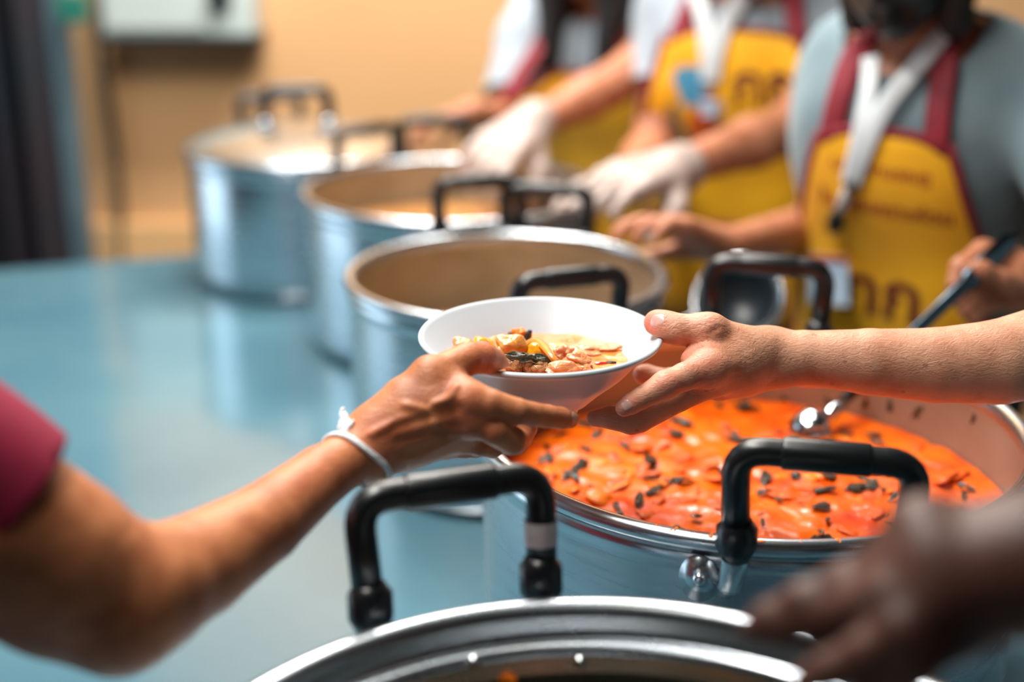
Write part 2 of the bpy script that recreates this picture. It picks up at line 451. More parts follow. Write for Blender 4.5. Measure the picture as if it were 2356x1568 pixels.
# electrical box on the wall
def on_wall(px, py, yy):
    d = P(px, py, 1)-CAMP; t = yy/d[1]; return CAMP + d*t
a = on_wall(252, 78, WALL_Y-.07); b = on_wall(596, 78, WALL_Y-.07)
eb = empty('wall_cabinet', (0, 0, 0)); tag(eb, 'white metal wall cabinet with a dark opening on the ochre wall', 'cabinet')
link('body', box_me('cab_body', a[0], b[0], WALL_Y-.12, WALL_Y, a[2], a[2]+.26, .006), M['panel_white'], eb, False)
link('door', box_me('cab_door', a[0]+.012, a[0]+.22, WALL_Y-.128, WALL_Y-.12, a[2]+.015, a[2]+.245, .003), M['panel_white'], eb, False)
link('base_ledge', box_me('cab_ledge', a[0]-.004, b[0]+.004, WALL_Y-.126, WALL_Y, a[2]-.012, a[2], .002), M['panel_dark'], eb, False)
c = on_wall(505, 0, WALL_Y-.13)
link('dial', tube_me('cab_dial', [(c[0], WALL_Y-.12, c[2]+.01), (c[0], WALL_Y-.145, c[2]+.01)], .026, 24), M['panel_dark'], eb)
# cable down the wall
pts = [on_wall(x, y, WALL_Y-.012) for x, y in ((228, -260), (230, -60), (232, 80), (245, 200), (262, 320), (274, 440), (280, 560), (281, 700))]
tag(link('wall_cable', tube_me('wall_cable', catmull(pts, 6), .011, 10), M['cable']), 'dark cable hanging down the ochre wall beside the white cabinet', 'cable')
# grey post and dark curtain at the left
pc = on_wall(162, 300, 2.64)
po = empty('steel_post', (pc[0], 2.64, 0)); tag(po, 'grey steel post at the edge of the dark curtain', 'post')
link('shaft', box_me('post_shaft', -.018, .018, -.02, .02, 0, 3.2, .004), M['post'], po, False)
link('foot_plate', box_me('post_foot', -.05, .05, -.05, .05, 0, .012, .003), M['post'], po, False)
cp = on_wall(168, 22, 2.60)
link('bracket', box_me('post_bracket', cp[0]-pc[0]-.03, cp[0]-pc[0]+.025, -.045, -.02, cp[2]-.025, cp[2]+.03, .004), mat('green_bracket', rgb(36, 112, 96), None, rough=.5), po, False)
vsx, fs = [], []
n = 160
xl, xr = -1.32, on_wall(150, 300, 2.76)[0]
for i in range(n+1):
    t = i/n; x = xl + (xr-xl)*t
    for k, z in enumerate(np.linspace(.03, 2.95, 14)):
        yy = 2.77 + .04*math.sin(t*34 + .5*math.sin(z*2)) + .02*math.sin(t*77+1.3)
        vsx.append((x + .008*math.sin(t*70+1.1), yy, z))
for i in range(n):
    for k in range(13): fs.append((i*14+k, (i+1)*14+k, (i+1)*14+k+1, i*14+k+1))
co_ = link('curtain', mesh('curtain', vsx, fs), M['curtain'])
sm = co_.modifiers.new('thick', 'SOLIDIFY'); sm.thickness = .004
tag(co_, 'dark navy curtain in vertical folds at the left beyond the table', 'curtain')
tag(link('curtain_rail', tube_me('curtain_rail', [(-1.4, 2.77, 2.97), (pc[0]-.01, 2.77, 2.97)], .014), M['post']), 'grey rail carrying the dark curtain', 'rail')

# ------------------------------------------------------------------ serving table
TH = math.radians(18)
tb = empty('serving_table', (0, 0, 0), TH)
tag(tb, 'long serving table with a glossy blue cover under the stock pots', 'table')
S0, S1, T0, T1 = -.20, .74, -.06, 2.32
link('table_top', box_me('table_top', S0, S1, T0, T1, TABLE-.035, TABLE, .006), M['table'], tb, False)
link('apron_frame', box_me('table_frame', S0+.05, S1-.05, T0+.05, T1-.05, TABLE-.10, TABLE-.036, .003), M['table_leg'], tb, False)
legme = box_me('table_leg', -.02, .02, -.02, .02, 0, TABLE-.04, .003)
for sx in (S0+.07, S1-.07):
    for ty in (T0+.07, (T0+T1)/2, T1-.07):
        o = link('leg', legme, M['table_leg'], tb, False); o.location = (sx, ty, 0)

# ------------------------------------------------------------------ stock pots
def rounded(pts, rad, seg=7):
    """polyline with rounded corners"""
    pts = [np.array(p, float) for p in pts]; out = [pts[0]]
    for i in range(1, len(pts)-1):
        p, a, b = pts[i], pts[i-1]-pts[i], pts[i+1]-pts[i]
        la, lb = np.linalg.norm(a), np.linalg.norm(b); r = min(rad, la*.45, lb*.45)
        A, B = p+a/la*r, p+b/lb*r
        for s in range(seg+1):
            t = s/seg; out.append((1-t)**2*A + 2*t*(1-t)*p + t*t*B)
    out.append(pts[-1]); return out
HANDLE = {}
def handle_parts():
    hw, ht = .0525, .066
    y0, y1 = .020, .024
    path = rounded([(-hw+.003, y0, .0), (-hw, y1, ht), (hw, y1, ht), (hw-.003, y0, .0)], .019)
    HANDLE['grip'] = tube_me('pot_grip', path, .0088, 16, ref=(0, 1, 0), flat=1.0)
    # thicker centre sleeve with finger ridges
    HANDLE['sleeve'] = tube_me('pot_grip_sleeve', [(-.026, y1, ht), (-.0255, y1, ht), (-.024, y1, ht), (.024, y1, ht), (.0255, y1, ht), (.026, y1, ht)],
                               [.0088, .0098, .0102, .0102, .0098, .0088], 16, ref=(0, 1, 0))
    HANDLE['collar'] = tube_me('pot_collar', [(0, 0, .017), (0, 0, .014), (0, 0, .011), (0, 0, -.003), (0, 0, -.011)], [.0088, .0102, .0128, .0128, .0088], 10, ref=(0, 1, 0))
    HANDLE['rod'] = {s: tube_me('pot_rod', [(s*(hw-.003), y0, .0), (s*(hw-.003), y0-.002, -.016), (s*(hw-.001), .012, -.034), (s*(hw+.006), .0015, -.048)], [.0085, .0085, .0080, .006], 12, ref=(0, 1, 0), flat=.6) for s in (-1, 1)}
    bm = bmesh.new()
    bmesh.ops.create_circle(bm, cap_ends=True, segments=24, radius=1)
    for v in bm.verts:
        v.co = Vector((v.co.x*.013, 0, v.co.y*.0165))
    r = bmesh.ops.extrude_face_region(bm, geom=bm.faces[:])
    for v in [g for g in r['geom'] if isinstance(g, bmesh.types.BMVert)]: v.co.y += .003
    bmesh.ops.recalc_face_normals(bm, faces=bm.faces[:])
    bmesh.ops.bevel(bm, geom=[e for e in bm.edges if e.is_boundary or len(e.link_faces) == 2 and abs(e.calc_face_angle(0)) > .8], offset=.0008, segments=2, affect='EDGES')
    me = bpy.data.meshes.new('pot_plate'); bm.to_mesh(me); bm.free(); HANDLE['plate'] = me
    HANDLE['rivet'] = lathe_me('pot_rivet', [(0, .004), (.002, .0038), (.0038, .0026), (.0046, .0008), (.0048, 0), (0, 0)], 20)
handle_parts()
def add_handle(pot, R, rim_z, ang, tilt=0.0, yaw=0.0, dz=0.0, spread=1.0, tape=False, lift=0.0):
    """handle on the pot wall at angle ang (world), tilt leans the grip outwards"""
    h = empty('handle', (R*math.cos(ang), R*math.sin(ang), rim_z+dz), ang-math.pi/2, pot)
    def add(nm, key, m, loc=(0, 0, 0), rot=(0, 0, 0), sub=None):
        me = HANDLE[key] if sub is None else HANDLE[key][sub]
        o = link(nm, me, m, h); o.location = loc; o.rotation_euler = rot; return o
    cy, sy = math.cos(yaw), math.sin(yaw)
    add('grip', 'grip', M['black'], rot=(-tilt, 0, yaw)); add('grip_sleeve', 'sleeve', M['black'], rot=(-tilt, 0, yaw))
    for s in (-1, 1):
        add('collar', 'collar', M['black'], (s*.0492*cy-.020*sy, s*.0492*sy+.020*cy, 0), (-tilt, 0, yaw))
        add('bracket_rod', 'rod', M['alu'], rot=(0, 0, yaw), sub=s)
        px_ = .0705; sag = R-math.sqrt(R*R-px_**2); ph = math.asin(px_/R)
        add('plate', 'plate', M['alu'], (s*px_, -sag+.0008, -.034), (0, 0, -s*ph))
        add('rivet', 'rivet', M['rivet'], (s*(px_+.0003), -sag+.0035, -.034), (-math.pi/2, 0, -s*ph))
    if tape:
        o = link('tape_band', tube_me('tape', [(.0503, .0215, .026), (.0508, .022, .040)], .0096, 16, ref=(0, 1, 0), caps=False), M['tape'], h)
        o.rotation_euler = (-tilt, 0, yaw)
    return h
def stock_pot(x, y, R, rim_drop, label, handles, step=False, inner=True):
    rim_z = HC - rim_drop; Hh = rim_z - TABLE
    pot = empty('stock_pot', (x, y, TABLE)); tag(pot, label, 'pot', 'aluminium stock pots on the serving table')
    outer = [(0, .0005), (R-.03, .0005), (R-.014, .004), (R-.006, .012), (R-.004, .03), (R-.004, Hh-.030), (R-.0036, Hh-.024), (R-.0025, Hh-.022), (R-.0025, Hh-.017), (R-.0035, Hh-.015)]
    link('outer_wall', lathe_me('pot_outer', outer, 128), M['alu'], pot)
    if step:
        rim = [(R-.0035, Hh-.015)] + [(R-.007+.0085*math.cos(t), Hh-.0085+.0085*math.sin(t)) for t in np.linspace(-1.2, math.pi*.95, 16)] + [(R-.0165, Hh-.013), (R-.018, Hh-.017)]
        rim += [(R-.0235+.006*math.cos(t), Hh-.0225+.006*math.sin(t)) for t in np.linspace(.9, math.pi*1.02, 9)]
        rim += [(R-.0295, Hh-.032)]
        inn = [(R-.0295, Hh-.032), (R-.0285, Hh-.06), (R-.012, Hh-.12), (R-.010, .03), (R-.02, .012), (R-.04, .006), (0, .006)]
    else:
        rim = [(R-.0035, Hh-.015)] + [(R-.0045+.0062*math.cos(t), Hh-.0062+.0062*math.sin(t)) for t in np.linspace(-1.2, math.pi*.95, 14)] + [(R-.0105, Hh-.014)]
        inn = [(R-.0105, Hh-.014), (R-.008, Hh-.024), (R-.008, .03), (R-.012, .014), (R-.03, .006), (0, .006)]
    link('rim', lathe_me('pot_rim', rim, 128), M['alu'], pot)
    link('inner_wall', lathe_me('pot_inner', inn, 128), M['alu_shaded'] if step else M['alu_in'], pot)
    for hd in handles: add_handle(pot, R-.004, Hh, **hd)
    return pot, rim_z
D2 = math.radians
POTS = {'A': (.042, .43, .218, .370), 'B': (.183, .946, .21, .386), 'C': (-.006, 1.382, .174, .394), 'D': (-.083, 1.812, .208, .395), 'E': (-.345, 2.13, .18, .398)}
pa, za = stock_pot(*POTS['A'], 'nearest stock pot with a stepped rim, cut off by the bottom edge', [dict(ang=D2(108), tilt=D2(6), tape=True, dz=-.006), dict(ang=D2(-72), tilt=D2(6))], step=True)
pb, zb = stock_pot(*POTS['B'], 'stock pot full of orange curry under the white bowl', [dict(ang=D2(-88), tilt=D2(2), yaw=D2(-14), dz=.003), dict(ang=D2(77), tilt=D2(4), dz=-.009)])
pc_, zc = stock_pot(*POTS['C'], 'stock pot directly behind the white bowl', [dict(ang=D2(-72), tilt=D2(4), dz=-.018), dict(ang=D2(76), tilt=D2(6), dz=-.018)])
pd, zd = stock_pot(*POTS['D'], 'open stock pot between the lidded pot and the pot behind the bowl', [dict(ang=D2(-79), tilt=D2(6), dz=-.008), dict(ang=D2(99), tilt=D2(6), dz=-.012)])
pe, ze = stock_pot(*POTS['E'], 'farthest stock pot, standing in front of the ochre wall', [dict(ang=D2(-51), tilt=D2(6), dz=-.010), dict(ang=D2(112), tilt=D2(6), dz=-.014)])
# inside rivets of the nearest pot
for px in (1090, 1335):
    c = np.array([POTS['A'][0], POTS['A'][1]]); rr = POTS['A'][2]-.0285
    d = P(px, 1520, 1)-CAMP; A_ = d[0]**2+d[1]**2; B_ = -2*(d[0]*c[0]+d[1]*c[1]); C_ = c@c-rr*rr
    q = CAMP + d*((-B_+math.sqrt(B_*B_-4*A_*C_))/(2*A_)); an = math.atan2(q[1]-c[1], q[0]-c[0])
    o = link('inner_rivet', HANDLE['rivet'], M['rivet'], pa); o.scale = (.85, .85, 1.1)
    o.location = (rr*math.cos(an), rr*math.sin(an), q[2]-TABLE); o.rotation_euler = (math.pi/2, 0, an-math.pi/2)
d = P(1168, 1560, 1)-CAMP; A_ = d[0]**2+d[1]**2; B_ = -2*(d[0]*c[0]+d[1]*c[1]); C_ = c@c-(rr-.001)**2
q_orange = CAMP + d*((-B_+math.sqrt(B_*B_-4*A_*C_))/(2*A_)) - np.array([c[0], c[1], TABLE])
# lid on pot E
lid = empty('pot_lid', (POTS['E'][0], POTS['E'][1], ze)); tag(lid, 'domed metal lid with a black loop handle on the farthest pot', 'lid')
R = POTS['E'][2]
link('dome', lathe_me('lid_dome', [(0, .034), (.03, .0335), (.08, .030), (.13, .020), (R-.012, .008), (R-.002, .003), (R+.003, .0015), (R+.003, 0), (R-.02, .001), (.13, .016), (.05, .0305), (0, .031)], 96), M['alu'], lid)
hp = rounded([(-.05, 0, .03), (-.05, 0, .088), (.05, 0, .088), (.05, 0, .03)], .02)
o = link('lid_handle', tube_me('lid_handle', hp, .010, 14, ref=(0, 1, 0)), M['black'], lid); o.rotation_euler = (0, 0, D2(8))
for s in (-1, 1):
    o2 = link('collar', tube_me('lid_collar', [(s*.05, 0, .029), (s*.05, 0, .043)], .0135, 14), M['alu'], o)

# ------------------------------------------------------------------ food
def soup_mat(name, cols, scale, rough=.12, bump=.5, bscale=60, spec=.5):
    m, nt, b = nodes_of(name); N, L = nt.nodes, nt.links
    b.inputs['Specular IOR Level'].default_value = spec
    tc = N.new('ShaderNodeTexCoord'); n1 = N.new('ShaderNodeTexNoise'); n1.inputs['Scale'].default_value = scale; n1.inputs['Detail'].default_value = 5
    n1.inputs['Distortion'].default_value = .8
    L.new(tc.outputs['Object'], n1.inputs['Vector']); rp = N.new('ShaderNodeValToRGB'); el = rp.color_ramp.elements
    for i, (p, c) in enumerate(cols):
        e = el[i] if i < 2 else el.new(p)
        e.position = p; e.color = c
    L.new(n1.outputs['Fac'], rp.inputs['Fac']); L.new(rp.outputs['Color'], b.inputs['Base Color'])
    b.inputs['Roughness'].default_value = rough; b.inputs['Coat Weight'].default_value = .2; b.inputs['Coat Roughness'].default_value = .12
    nb = N.new('ShaderNodeTexNoise'); nb.inputs['Scale'].default_value = bscale; nb.inputs['Detail'].default_value = 4; L.new(tc.outputs['Object'], nb.inputs['Vector'])
    bp = N.new('ShaderNodeBump'); bp.inputs['Strength'].default_value = bump; bp.inputs['Distance'].default_value = .004
    L.new(nb.outputs['Fac'], bp.inputs['Height']); L.new(bp.outputs['Normal'], b.inputs['Normal'])
    return m
M['curry'] = soup_mat('red_curry', [(.30, rgb(190, 44, 2)), (.44, rgb(226, 84, 3)), (.58, rgb(236, 106, 6)), (.74, rgb(212, 64, 3))], 15, rough=.3, bump=.3, spec=.25)
M['broth'] = soup_mat('orange_broth', [(.35, rgb(222, 122, 52)), (.55, rgb(230, 138, 68)), (.75, rgb(210, 98, 34))], 40, rough=.1, bump=.25, bscale=90)
M['dark_soup'] = soup_mat('dark_soup', [(.35, rgb(40, 42, 34)), (.6, rgb(52, 50, 36)), (.8, rgb(34, 36, 30))], 14)
M['brown_soup'] = soup_mat('brown_soup', [(.35, rgb(176, 118, 66)), (.6, rgb(196, 140, 84)), (.8, rgb(150, 92, 48))], 14)
M['chicken'] = mat('cooked_chicken', rgb(224, 154, 98), rgb(202, 112, 56), 2.2, .24, bump=.6, bscale=5, coat=.5, sss=.3)
M['mushroom'] = mat('pale_mushroom', rgb(224, 164, 84), rgb(200, 118, 46), 2.0, .2, bump=.5, bscale=4, coat=.5, sss=.3)
M['meat'] = mat('brown_meat', rgb(214, 150, 88), rgb(160, 88, 40), 3.2, .3, bump=1.0, bscale=9, coat=.4, sss=.2)
M['basil'] = mat('wilted_basil', rgb(24, 26, 6), rgb(66, 54, 10), 3, .2, bump=1.0, bscale=7, coat=.3)
M['olive'] = mat('olive_leaf', rgb(92, 62, 8), rgb(70, 52, 10), 3, .35, bump=.6, bscale=6)
M['chili'] = mat('red_chili', rgb(196, 20, 10), rgb(220, 48, 16), 40, .15, coat=.6)
M['egg'] = mat('yellow_eggplant', rgb(236, 170, 30), rgb(212, 150, 24), 40, .18, coat=.5)
M['curry_meat'] = mat('curried_meat', rgb(214, 96, 14), rgb(196, 70, 6), 2.5, .5, bump=.5, bscale=5, coat=.05, spec=.2)
M['potato'] = mat('orange_chunk', rgb(240, 134, 10), rgb(230, 100, 4), 2, .5, coat=.1, spec=.3)
def chunk_me(name, seed, sub=3, amp=.35, fr=1.6, amp2=.06):
    bm = bmesh.new(); bmesh.ops.create_icosphere(bm, subdivisions=sub, radius=1.0)
    off = Vector((seed*3.7, seed*1.3, seed*2.1))
    for v in bm.verts:
        p = v.co.copy()
        v.co = p*(1 + amp*noise.noise(p*fr+off) + amp2*noise.noise(p*5+off))
    me = bpy.data.meshes.new(name); bm.to_mesh(me); bm.free(); return me
def leaf_me(name, seed, nx=18, ny=9, curl=.5, crumple=.12):
    vsx, fs = [], []
    for i in range(nx+1):
        u = i/nx; wdt = math.sin(math.pi*min(max(u, .02), .985))**.75*(1-.25*u)
        for j in range(ny+1):
            v = -1+2*j/ny; x = (u-.5)*2; y = v*wdt*.42
            z = -curl*x*x*.35 + .10*abs(v)*wdt + crumple*noise.noise(Vector((x*2.6, y*5, seed*4.1)))
            vsx.append((x, y, z))
    for i in range(nx):
        for j in range(ny): fs.append((i*(ny+1)+j, (i+1)*(ny+1)+j, (i+1)*(ny+1)+j+1, i*(ny+1)+j+1))
    me = mesh(name, vsx, fs); return me
CH = [chunk_me('chunk', i+1, 3, .75, 1.3) for i in range(5)]
LF = [leaf_me('leaf', i+1, 12, 6, 1.2, .7) for i in range(4)]
def link_multi(name, me, m, parent):
    o = bpy.data.objects.new(name, me); COL.objects.link(o); o.parent = parent
    if not me.materials: me.materials.append(m)
    o.material_slots[0].link = 'OBJECT'; o.material_slots[0].material = m
    return o
for me in CH+LF: me.polygons.foreach_set('use_smooth', [True]*len(me.polygons))
def soup_surface(name, R, m, parent, seed=1, nr=46, na=150, amp=.0018):
    vsx, fs = [(0, 0, 0)], []
    for i in range(1, nr+1):
        r = R*i/nr
        for k in range(na):
            a = 2*math.pi*k/na; x, y = r*math.cos(a), r*math.sin(a)
            vsx.append((x, y, amp*noise.noise(Vector((x*55, y*55, seed)))*1.6 + amp*.5*noise.noise(Vector((x*140, y*140, seed+3)))))
    for k in range(na): fs.append((0, 1+k, 1+(k+1) % na))
    for i in range(nr-1):
        for k in range(na): fs.append((1+i*na+k, 1+(i+1)*na+k, 1+(i+1)*na+(k+1) % na, 1+i*na+(k+1) % na))
    return link(name, mesh(name, vsx, fs), m, parent)
rnd = random.Random(5)
def curry(pot, drop, m, label, nch, nlf, group_r, cols, seed, sc=1.0):
    x, y, R, rd = POTS[pot]; z = HC-rd-drop
    r = empty('curry', (x, y, z)); tag(r, label, 'soup')
    soup_surface('broth', R-.0088, m, r, seed)
    for i in range(nch):
        a = rnd.uniform(0, 2*math.pi); q = (R-.028)*math.sqrt(rnd.random())
        nm, mm = rnd.choice(cols)
        o = link_multi(nm, rnd.choice(CH), mm, r)
        s = rnd.uniform(.006, .0125)*sc
        o.scale = (s*rnd.uniform(.9, 1.6), s*rnd.uniform(.7, 1.1), s*rnd.uniform(.22, .4))
        o.location = (q*math.cos(a), q*math.sin(a), -.001); o.rotation_euler = (rnd.uniform(-.3, .3), rnd.uniform(-.3, .3), rnd.uniform(0, 6.3))
    for i in range(nlf):
        a = rnd.uniform(0, 2*math.pi); q = (R-.03)*math.sqrt(rnd.random())
        s = rnd.uniform(.005, .014)*sc*(1 if i % 3 else .6)
        o = link_multi('basil_leaf', rnd.choice(LF if i % 2 else CH), M['basil'] if i % 3 else M['olive'], r)
        o.scale = (s, s*.8, s*.6) if i % 2 else (s*rnd.uniform(.5, 1.1), s*rnd.uniform(.18, .5), s*.2); o.location = (q*math.cos(a), q*math.sin(a), .0032); o.rotation_euler = (rnd.uniform(-.2, .2), rnd.uniform(-.2, .2), rnd.uniform(0, 6.3))
    return r
cB = curry('B', .065, M['curry'], 'bright orange red curry with basil filling the pot under the bowl', 115, 130, .18,
      [('chicken_piece', M['curry_meat']), ('vegetable_piece', M['potato']), ('vegetable_piece', M['curry']), ('vegetable_piece', M['curry']), ('vegetable_piece', M['curry']), ('vegetable_piece', M['potato'])], 2)
curry('C', .095, M['brown_soup'], 'brown soup low in the pot behind the bowl', 24, 8, .15, [('meat_piece', M['meat']), ('chicken_piece', M['chicken'])], 4)
curry('D', .07, M['brown_soup'], 'brown orange soup in the pot the gloved hands reach into', 24, 8, .15, [('meat_piece', M['meat']), ('chicken_piece', M['chicken'])], 6)
curry('A', .15, M['dark_soup'], 'dark brown soup deep in the nearest pot', 20, 8, .15, [('chicken_piece', M['chicken']), ('vegetable_piece', M['potato'])], 8)
# basil flecks stuck to the inner wall of the curry pot
x, y, R, rd = POTS['B']
for (px, py, s) in ((1700, 880, .008), (1805, 925, .011), (1905, 925, .008), (1990, 930, .007), (2047, 935, .009), (2110, 950, .012), (2240, 960, .008), (1640, 905, .006), (1760, 950, .006), (1590, 935, .006)):
    d = P(px, py, 1)-CAMP; c = np.array([x, y, 0]); Ri = R-.0085
    A_ = d[0]**2+d[1]**2; B_ = -2*(d[0]*c[0]+d[1]*c[1]); C_ = c[0]**2+c[1]**2-Ri*Ri
    t = (-B_+math.sqrt(max(B_*B_-4*A_*C_, 0)))/(2*A_); q = CAMP+d*t
    an = math.atan2(q[1]-y, q[0]-x)
    o = link_multi('basil_fleck', LF[rnd.randrange(4)], M['basil'], pb)
    o.location = (q[0]-x, q[1]-y, q[2]-TABLE); o.scale = (s, s*.8, s*.25)
    o.rotation_euler = Matrix.Rotation(an, 3, 'Z').to_4x4().to_euler()
    o.rotation_euler = (Matrix.Rotation(an, 3, 'Z') @ Matrix.Rotation(-math.pi/2, 3, 'Y') @ Matrix.Rotation(rnd.uniform(-.7, .7), 3, 'Z')).to_euler()
o = link_multi('curry_fleck', CH[1], M['potato'], pa); o.location = tuple(q_orange); o.scale = (.0045, .003, .0035)
for px, py, sc_ in ((1560, 1206, 1.2), (1641, 1217, 1.0), (1656, 1224, 1.3), (1742, 1230, 1.5), (1840, 1240, .9), (1930, 1243, 1.1), (1520, 1200, .7)):
    d = P(px, py, 1)-CAMP; q = CAMP + d*((HC-POTS['B'][3]-.0008-HC)/d[2])
    an = math.atan2(q[1]-y, q[0]-x); rr_ = R-.0045
    o = link_multi('curry_drip', CH[rnd.randrange(5)], M['potato'], pb); o.location = (rr_*math.cos(an), rr_*math.sin(an), q[2]-TABLE)
    o.scale = (.0028*sc_, .0016*sc_, .0009); o.rotation_euler = (0, 0, rnd.uniform(0, 3))
# ladle standing in the curry, held by the volunteer on the right
lt = P(2338, 540, 1.30); lb = P(1868, 985, 1.03)
def ray_z(px, py, z):
    d = P(px, py, 1)-CAMP; return CAMP + d*((z-HC)/d[2])
ZSB = HC-POTS['B'][3]-.065
lb = ray_z(1866, 995, ZSB+.006)
la = empty('ladle', tuple(lb)); tag(la, 'steel ladle standing in the orange curry, held by the volunteer at the right', 'ladle')
la_s = .72; dl = lt-lb; Ld = np.linalg.norm(dl); dl = dl/Ld
hpts = [dl*.035, dl*.12, dl*.25, dl*(Ld-.09), dl*(Ld-.04), dl*(Ld-.01), dl*(Ld+.004)]
link('handle', tube_me('ladle_handle', hpts, [.005, .0055, .007, .0095, .0105, .0095, .006], 14, ref=tuple(FWD), flat=.45), M['dark_reflection_steel'], la)
link('scoop', lathe_me('ladle_bowl', [(0, -.030), (.014, -.028), (.026, -.018), (.032, .0), (.0335, .006), (.0325, .006), (.031, 0), (.025, -.016), (.013, -.026), (0, -.028)], 40), M['steel'], la).rotation_euler = (D2(-30), D2(84), 0)
la.children[-1].scale = (.65, .65, .65)
link('socket', tube_me('ladle_socket', [dl*.018, dl*.05], [.008, .0055], 12), M['steel'], la)
# second ladle in the pot behind: round scoop leaning on its rim
q = P(1700, 690, 1.42)
l2 = empty('ladle', tuple(q)); tag(l2, 'round steel scoop leaning on the rim of the pot behind the bowl', 'ladle', None)
o = link('scoop', lathe_me('scoop_bowl', [(0, -.024), (.016, -.022), (.030, -.012), (.037, .002), (.040, .004), (.039, .0055), (.035, .004), (.028, -.010), (.014, -.020), (0, -.022)], 40), M['panel_dark'], l2); o.scale = (1.15, 1.15, 1.15)
link('rim_ring', lathe_me('scoop_rim', [(.0395, .0035), (.044, .003), (.0445, .0045), (.0435, .006), (.0395, .0055)], 40, True), M['steel'], o)
nrm = Vector((-.35, -.75, .55)).normalized(); o.rotation_euler = nrm.to_track_quat('Z', 'Y').to_euler()
hdv = np.array([-.62, .1, -.30]); hdv /= np.linalg.norm(hdv)
link('handle', tube_me('scoop_handle', [hdv*.036, hdv*.10, hdv*.16], [.005, .005, .005], 12), M['steel'], l2)

# ------------------------------------------------------------------ the white bowl
BC = np.array([.0195, .867, HC-.293]); BR, BH, BB = .0843, .056, .027
prof_o = [(0, 0.0035), (BB-.006, .0035), (BB-.005, 0), (BB, 0), (BB+.001, .004), (BB+.008, .0085), (.0455, .0185), (.0595, .0305), (.0695, .0420), (.0775, .0505), (.0820, .0528), (.0836, .0534), (BR, .0545), (BR, .0556), (BR-.0008, .0566), (BR-.002, .0570), (BR-.0034, .0566)]
prof_i = [(.0793, .0548), (.0745, .0500), (.0660, .0415), (.0560, .0315), (.0420, .0205), (.0280, .0115), (.0150, .0080), (0, .0072)]
bw = empty('bowl', tuple(BC-np.array([0, 0, BH]))); tag(bw, 'white bowl of curry passed between two hands', 'bowl')
def dense(pr, sub=5):
    return [tuple(p) for p in catmull([np.array(p) for p in pr], sub)]
link('shell', lathe_me('bowl_shell', prof_o[:6]+dense(prof_o[5:11], 5)[1:]+prof_o[11:]+dense(prof_i, 5), 160), M['bowl'], bw)
BZ = BC[2]-BH
po_r = np.array([p[0] for p in prof_o[3:]]); po_z = np.array([p[1] for p in prof_o[3:]])
def bowl_solid(X):
    """approximate signed distance to the bowl taken as a solid (open top closed at the rim)"""
    r = np.hypot(X[:, 0]-BC[0], X[:, 1]-BC[1]); z = X[:, 2]-BZ
    R_ = np.interp(z, po_z[:-2], po_r[:-2])
    side = (r-R_)*.75
    return np.maximum(np.maximum(side, -z), z-.0572)
def bowl_shell(X):
    s = bowl_solid(X)
    return np.maximum(s, -(s+.0042))
# food in the bowl
BZL = BZ+.0365
srv = empty('curry_serving', (BC[0], BC[1], BZL)); tag(srv, 'pale orange curry with mushrooms, meat and dark basil leaf in the white bowl', 'food')
soup_surface('broth', .0607, M['broth'], srv, 3, 30, 110, .0009)
def food(nm, key, px, py, zup, size, m, rot=(0, 0, 0), seed=1, amp=.35, fr=1.6, amp2=.06, sub=4):
    q = ray_z(px, py, BZL+zup)
    o = link(nm, chunk_me('food_'+nm, seed, sub, amp, fr, amp2), m, srv)
    o.location = tuple(q-np.array([BC[0], BC[1], BZL])); o.scale = size; o.rotation_euler = rot
    return o
food('mushroom_piece', 0, 1180, 798, .007, (.0115, .010, .0085), M['mushroom'], (.3, .2, .4), 11, .5, 1.1)
food('mushroom_piece', 0, 1066, 800, .004, (.009, .008, .0065), M['mushroom'], (.3, .2, .4), 12, .5, 1.2)
food('mushroom_piece', 0, 1110, 797, .005, (.009, .008, .007), M['egg'], (.1, .2, .4), 13, .3, 1.2)
food('vegetable_piece', 0, 1196, 768, .004, (.006, .005, .0045), M['potato'], (0, .3, .2), 14)
food('eggplant_piece', 0, 1238, 808, .004, (.0085, .007, .0065), M['egg'], (.3, 0, .2), 15, .2, 1.2)
food('eggplant_piece', 0, 1281, 801, .001, (.0085, .006, .0035), M['egg'], (.1, 0, -.2), 16, .2, 1.2)
food('meat_piece', 0, 1183, 840, .0045, (.0075, .0065, .0055), M['meat'], (.2, .1, .2), 17, .35, 1.1, .1)
food('meat_piece', 0, 1218, 842, .0040, (.0070, .0060, .0055), M['meat'], (.2, .4, .9), 18, .35, 1.1, .1)
food('meat_piece', 0, 1243, 846, .0040, (.0065, .0060, .005), M['meat'], (.2, .1, -.5), 19, .35, 1.1, .1)
food('chicken_piece', 0, 1292, 850, .0035, (.0125, .007, .0050), M['chicken'], (.2, .0, .25), 20, .55, 1.5, .08)
food('chicken_piece', 0, 1330, 832, .0045, (.0095, .007, .0055), M['chicken'], (.2, .2, -.3), 21, .6, 1.7, .08)
food('chicken_piece', 0, 1290, 815, .0045, (.0085, .006, .0050), M['chicken'], (.2, -.3, .5), 22, .6, 1.7, .08)
food('chicken_piece', 0, 1345, 806, .0012, (.013, .009, .0030), M['chicken'], (.0, .1, .2), 23, .6, 1.7, .08)
food('chicken_piece', 0, 1395, 800, .0004, (.012, .008, .0022), M['broth'], (.0, .0, .2), 24, .6, 1.7, .08)
food('mushroom_piece', 0, 1150, 815, .004, (.007, .006, .005), M['mushroom'], (.2, .0, .2), 25, .4, 1.4)
food('chicken_piece', 0, 1325, 848, .0020, (.010, .006, .0040), M['chicken'], (.0, .0, .1), 26, .5, 1.7, .08)
food('chili_piece', 0, 1383, 835, .0006, (.0045, .002, .0012), M['chili'], (0, 0, .3), 27, .2)
food('chili_piece', 0, 1356, 842, .0010, (.003, .002, .0012), M['chili'], (0, 0, .9), 28, .2)
